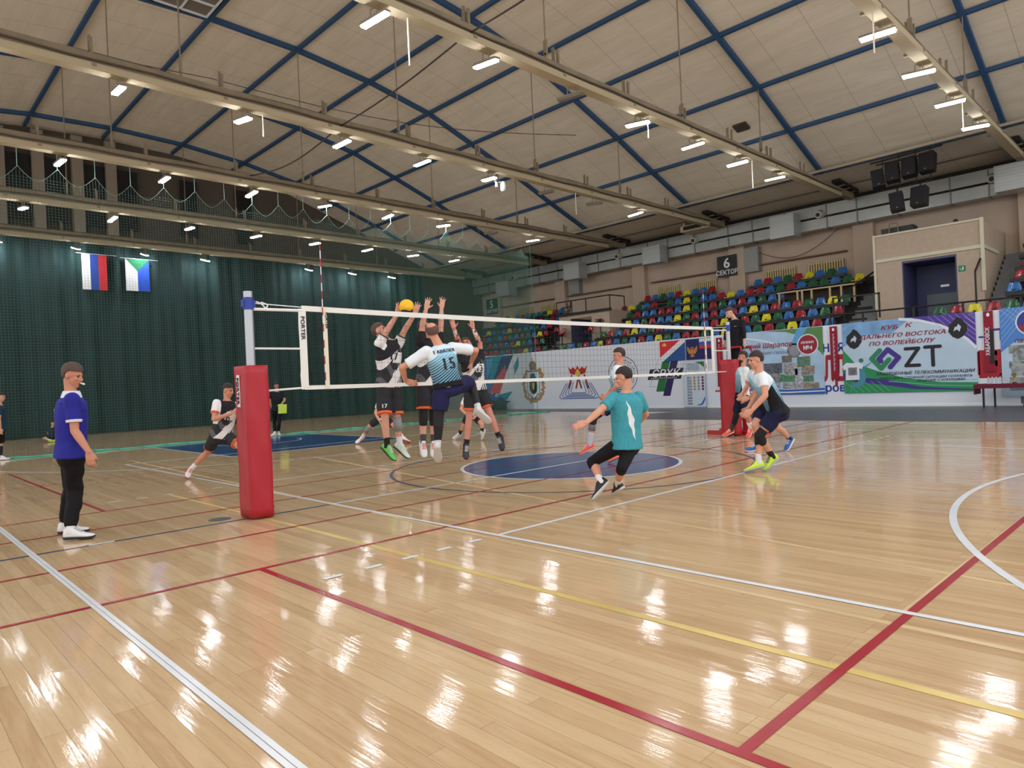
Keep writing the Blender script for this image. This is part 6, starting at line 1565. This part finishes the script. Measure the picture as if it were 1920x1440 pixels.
person('ref', dict(label='referee in royal blue polo shirt and black trousers with a whistle, standing at the left', skin=(190, 132, 108), hair=(78, 58, 50), hs='top', shirt=('plain', [(36, 38, 140)]), collar=(214, 218, 232), cuff=(214, 218, 232), sleeve=.72, hem=-.07, loose=.032,
    pants=(18, 17, 22), pname='trousers', legs=1.92, legr=.078, legend=.052, shoe=(W_, (26, 22, 26), (170, 176, 180)), flat='LR', whistle='the blue shirted referee', curl=.55, marks=[('=', .74, .07, .07, True, 1, 'chest_mark'), ('==', .80, 0, .09, False, 1, 'back_mark')]))
person('libero', dict(label='player in white sleeved charcoal shirt lunging behind the red pad of the near net post', skin=(196, 138, 114), hair=(44, 32, 30), shirt=('shard', [(1, 1, 1), (232, 232, 236)]), cuff=OR, pants=DK, trim=OR, legs=.72, shoe=((222, 222, 226), (190, 70, 50), (230, 90, 70)), ground='RL', marks=[('10', .56, -.03, .13, True, 0)], curl=.7))
person('watcher', dict(label='person in black with a bright yellow cloth, standing behind the ball-stop net', skin=(186, 140, 120), hair=(36, 30, 30), shirt=('plain', [(24, 28, 34)]), pants=(18, 22, 26), pname='trousers', legs=1.9, shoe=(W_, W_), flat='LR', near=0))
person('edge', dict(label='person in dark teal shirt and black shorts, cut off by the left edge', skin=(192, 150, 130), hair=(40, 34, 34), shirt=('plain', [(30, 54, 74)]), pants=(18, 18, 24), legs=.85, sock={'L': K_, 'R': K_}, sockl=.8, shoe=(W_, W_), flat='LR', near=0))
person('spiker', dict(label='airborne hitter number 15 in light blue shirt seen from behind, in front of the net', skin=(206, 148, 124), hair=(92, 66, 58), hs='bald', shirt=('blue', [(2, 2, 2), 9.0]), sleeve=.8, hem=-.0, pants=(28, 30, 72), legs=.82, flare=.03, girth=1.05, shoe=((208, 210, 212), (196, 198, 200)), sock={'L': (200, 200, 204), 'R': (210, 210, 214)}, marks=[('15', .60, 0, .20, False, 0), ('ГАВАЛЮК', .93, 0, .058, False, 0, 'name_lettering')], curl=.6, tights='LR'))
person('b17', dict(label='blocker number 17 in green shoes, leaping with both arms up beside the ball', skin=(206, 152, 132), hair=(84, 60, 52), shirt=('shard', [(3, 1, 1), (232, 230, 232)]), cuff=(50, 50, 56), sleeve=.6, pants=DK, trim=OR, legs=.88, flare=.028, shoe=((98, 196, 92), (36, 60, 40)), shoeL=(206, 222, 214), sock={'R': K_, 'L': (214, 216, 222)}, shins='L', palm=(1, -.3, -.1), thumb_in=1, curl=.16, spread=.34, marks=[('17', .70, -.04, .15, True, 0)], leg_no=('R', '17')))
person('bmid', dict(label='middle blocker with both hands raised high, half hidden behind the hitter', skin=(208, 156, 136), hair=(60, 44, 40), shirt=('shard', [(5, 1, 1), (34, 34, 40)]), pants=DK, trim=OR, legs=.78, flare=.026, pads='LR', shoe=((224, 226, 230), (200, 204, 210), (236, 90, 80)), sock={'L': (66, 66, 72), 'R': (66, 66, 72)}, palm=(1, -.3, -.1), thumb_in=1, curl=.14, spread=.36))
person('b13', dict(label='right hand blocker number 13 with tattooed forearms and dark shoes, arms up', skin=(206, 140, 120), hair=(78, 56, 46), shirt=('shard', [(6, 1, 1), (36, 36, 42)]), pants=DK, trim=OR, legs=.72, flare=.03, shoe=((44, 42, 58), (30, 28, 40)), sock={'L': K_, 'R': K_}, sockl=.2, palm=(1, -.3, -.1), thumb_in=1, curl=.2, spread=.3, tattoo=1, marks=[('13', .66, .02, .15, True, 0)]))
person('crouch', dict(label='crouching player with grey leg sleeve, seen behind the legs of blocker number 17', skin=(206, 156, 136), hair=(60, 44, 40), shirt=('shard', [(3, 1, 1), (232, 230, 232)]), pants=DK, legs=.7, shoe=((224, 224, 228), (200, 80, 60)), shins='R', ground='LR', near=0))
person('back', dict(label='crouching player in black socks, seen between the legs of the right hand blocker', skin=(206, 150, 130), hair=(50, 40, 36), shirt=('shard', [(3, 1, 1), (232, 230, 232)]), pants=DK, legs=.7, shoe=((190, 190, 194), (220, 214, 200)), sock={'L': K_, 'R': K_}, sockl=.4, ground='LR', near=0))
person('setter', dict(label='player in light blue shirt lifting one knee behind the teal shirt player', skin=(202, 142, 122), hair=(52, 38, 34), shirt=('blue', [(2, 2, 2), 9.0]), pants=(28, 34, 68), legs=.6, pads='LR', shins='L', shoe=((240, 92, 92), (240, 150, 110)), sock={'L': (196, 198, 204), 'R': W_}, sockl=.42, ground='R', curl=.8))
person('teal', dict(label='crouching player in teal t-shirt with white splash, seen from behind at centre right', skin=(208, 150, 126), hair=(28, 22, 24), shirt=('teal', [(4, 4, 4)]), sleeve=.66, hem=-.12, loose=.03, pants=(18, 18, 22), pname='leggings', legs=1.28, legr=.066, legend=.058, shoe=((24, 24, 28), (206, 206, 208), (30, 30, 34)), ground='LR', curl=.25, spread=.16))
person('standref', dict(label='head referee in black long sleeved top standing on the red stand', skin=(206, 158, 142), hair=(64, 48, 42), shirt=('plain', [(18, 18, 26)]), sleeve=1.72, hem=-.12, loose=.02, pants=(16, 16, 20), pname='trousers', legs=1.94, legr=.074, shoe=((30, 30, 34), (30, 30, 34)), flat='LR', gz=1.032, whistle='the referee on the stand', curl=.5, marks=[('===', .82, .09, .035, True, 1, 'chest_mark')]))
person('beard', dict(label='bearded player with orange shoes and dark leggings near the far net post', skin=(196, 136, 116), hair=(46, 34, 30), hs='long', beard=1, shirt=('blue', [(2, 2, 3), .5]), pants=(24, 28, 52), legs=.78, pads='R', tights='R', shoe=((236, 90, 66), (214, 216, 220)), sock={'R': (60, 62, 68), 'L': W_}, sockl=.5, ground='RL', curl=.5))
person('four', dict(label='player number 4 in light blue shirt and bright blue shoes, behind the yellow shoed player', skin=(206, 152, 130), hair=(34, 26, 28), shirt=('blue', [(2, 2, 2), 9.0]), pants=(24, 28, 58), legs=.72, shoe=((44, 92, 176), W_), sock={'L': K_, 'R': K_}, sockl=.14, ground='LR', curl=.5, marks=[('4', .66, -.05, .12, True, 0)]))
person('front', dict(label='crouching player in light blue shirt, black knee pads and bright yellow shoes, on the right', skin=(206, 148, 124), hair=(36, 26, 26), shirt=('blue', [(2, 2, 3), .5]), sleeve=.55, pants=(26, 30, 64), legs=.66, flare=.032, pads='LR', shoe=((200, 232, 60), (170, 176, 180), (60, 70, 70)), sock={'L': (24, 22, 24), 'R': (214, 216, 220)}, ground='LR', curl=.5))
person('boy', dict(label='boy in dark shirt sitting on the floor by the curtain behind the referee', skin=(206, 158, 138), hair=(44, 34, 32), shirt=('plain', [(30, 44, 60)]), pants=(22, 24, 30), legs=.7, shoe=((190, 220, 70), (190, 220, 70)), ground='LR', near=0))
mb = MB(); q = V(PEOPLE['watcher']['wrL']); mb.loft([[q + V((.05 + .01 * math.sin(i), dy, dz)) for dy, dz in ((-.16, -.32), (.14, -.32), (.16, -.02), (-.14, 0))] for i in (0, 3)]); mb.build('yellow_cloth', mat('cloth_lime', (206, 232, 90), .8), label='bright yellow cloth held by the person in black behind the net', cat='cloth')
# two people above the booth wall: heads over the parapet
for i, (x, y, z, lab) in enumerate([(.12, 25.2, 6.5, 'person with dark hair looking over the booth wall, left of the two'), (1.12, 25.2, 6.62, 'person with dark hair looking over the booth wall, right of the two')]):
    PEOPLE['b%d' % i] = dict(k=.95, head=(x, y, z), nose=(x - .02, y - .1, z - .01), shL=(x + .17, y, z - .25), shR=(x - .17, y, z - .25), hipL=(x + .09, y, z - .74), hipR=(x - .09, y, z - .74), elL=(x + .25, y, z - .5), elR=(x - .25, y, z - .5), wrL=(x + .15, y - .2, z - .6), wrR=(x - .15, y - .2, z - .6), tipL=(x + .05, y - .3, z - .62), tipR=(x - .05, y - .3, z - .62),
        knL=(x + .1, y - .35, z - .8), knR=(x - .1, y - .35, z - .8), anL=(x + .1, y - .35, 5.6), anR=(x - .1, y - .35, 5.6), toeL=(x + .1, y - .5, 5.55), toeR=(x - .1, y - .5, 5.55))
    person('b%d' % i, dict(label=lab, skin=(120, 92, 80), hair=(26, 22, 22), shirt=('plain', [(30, 30, 34)]), pants=(24, 24, 28), pname='trousers', legs=1.9, shoe=(K_, K_), flat='LR', gz=5.5, near=0))
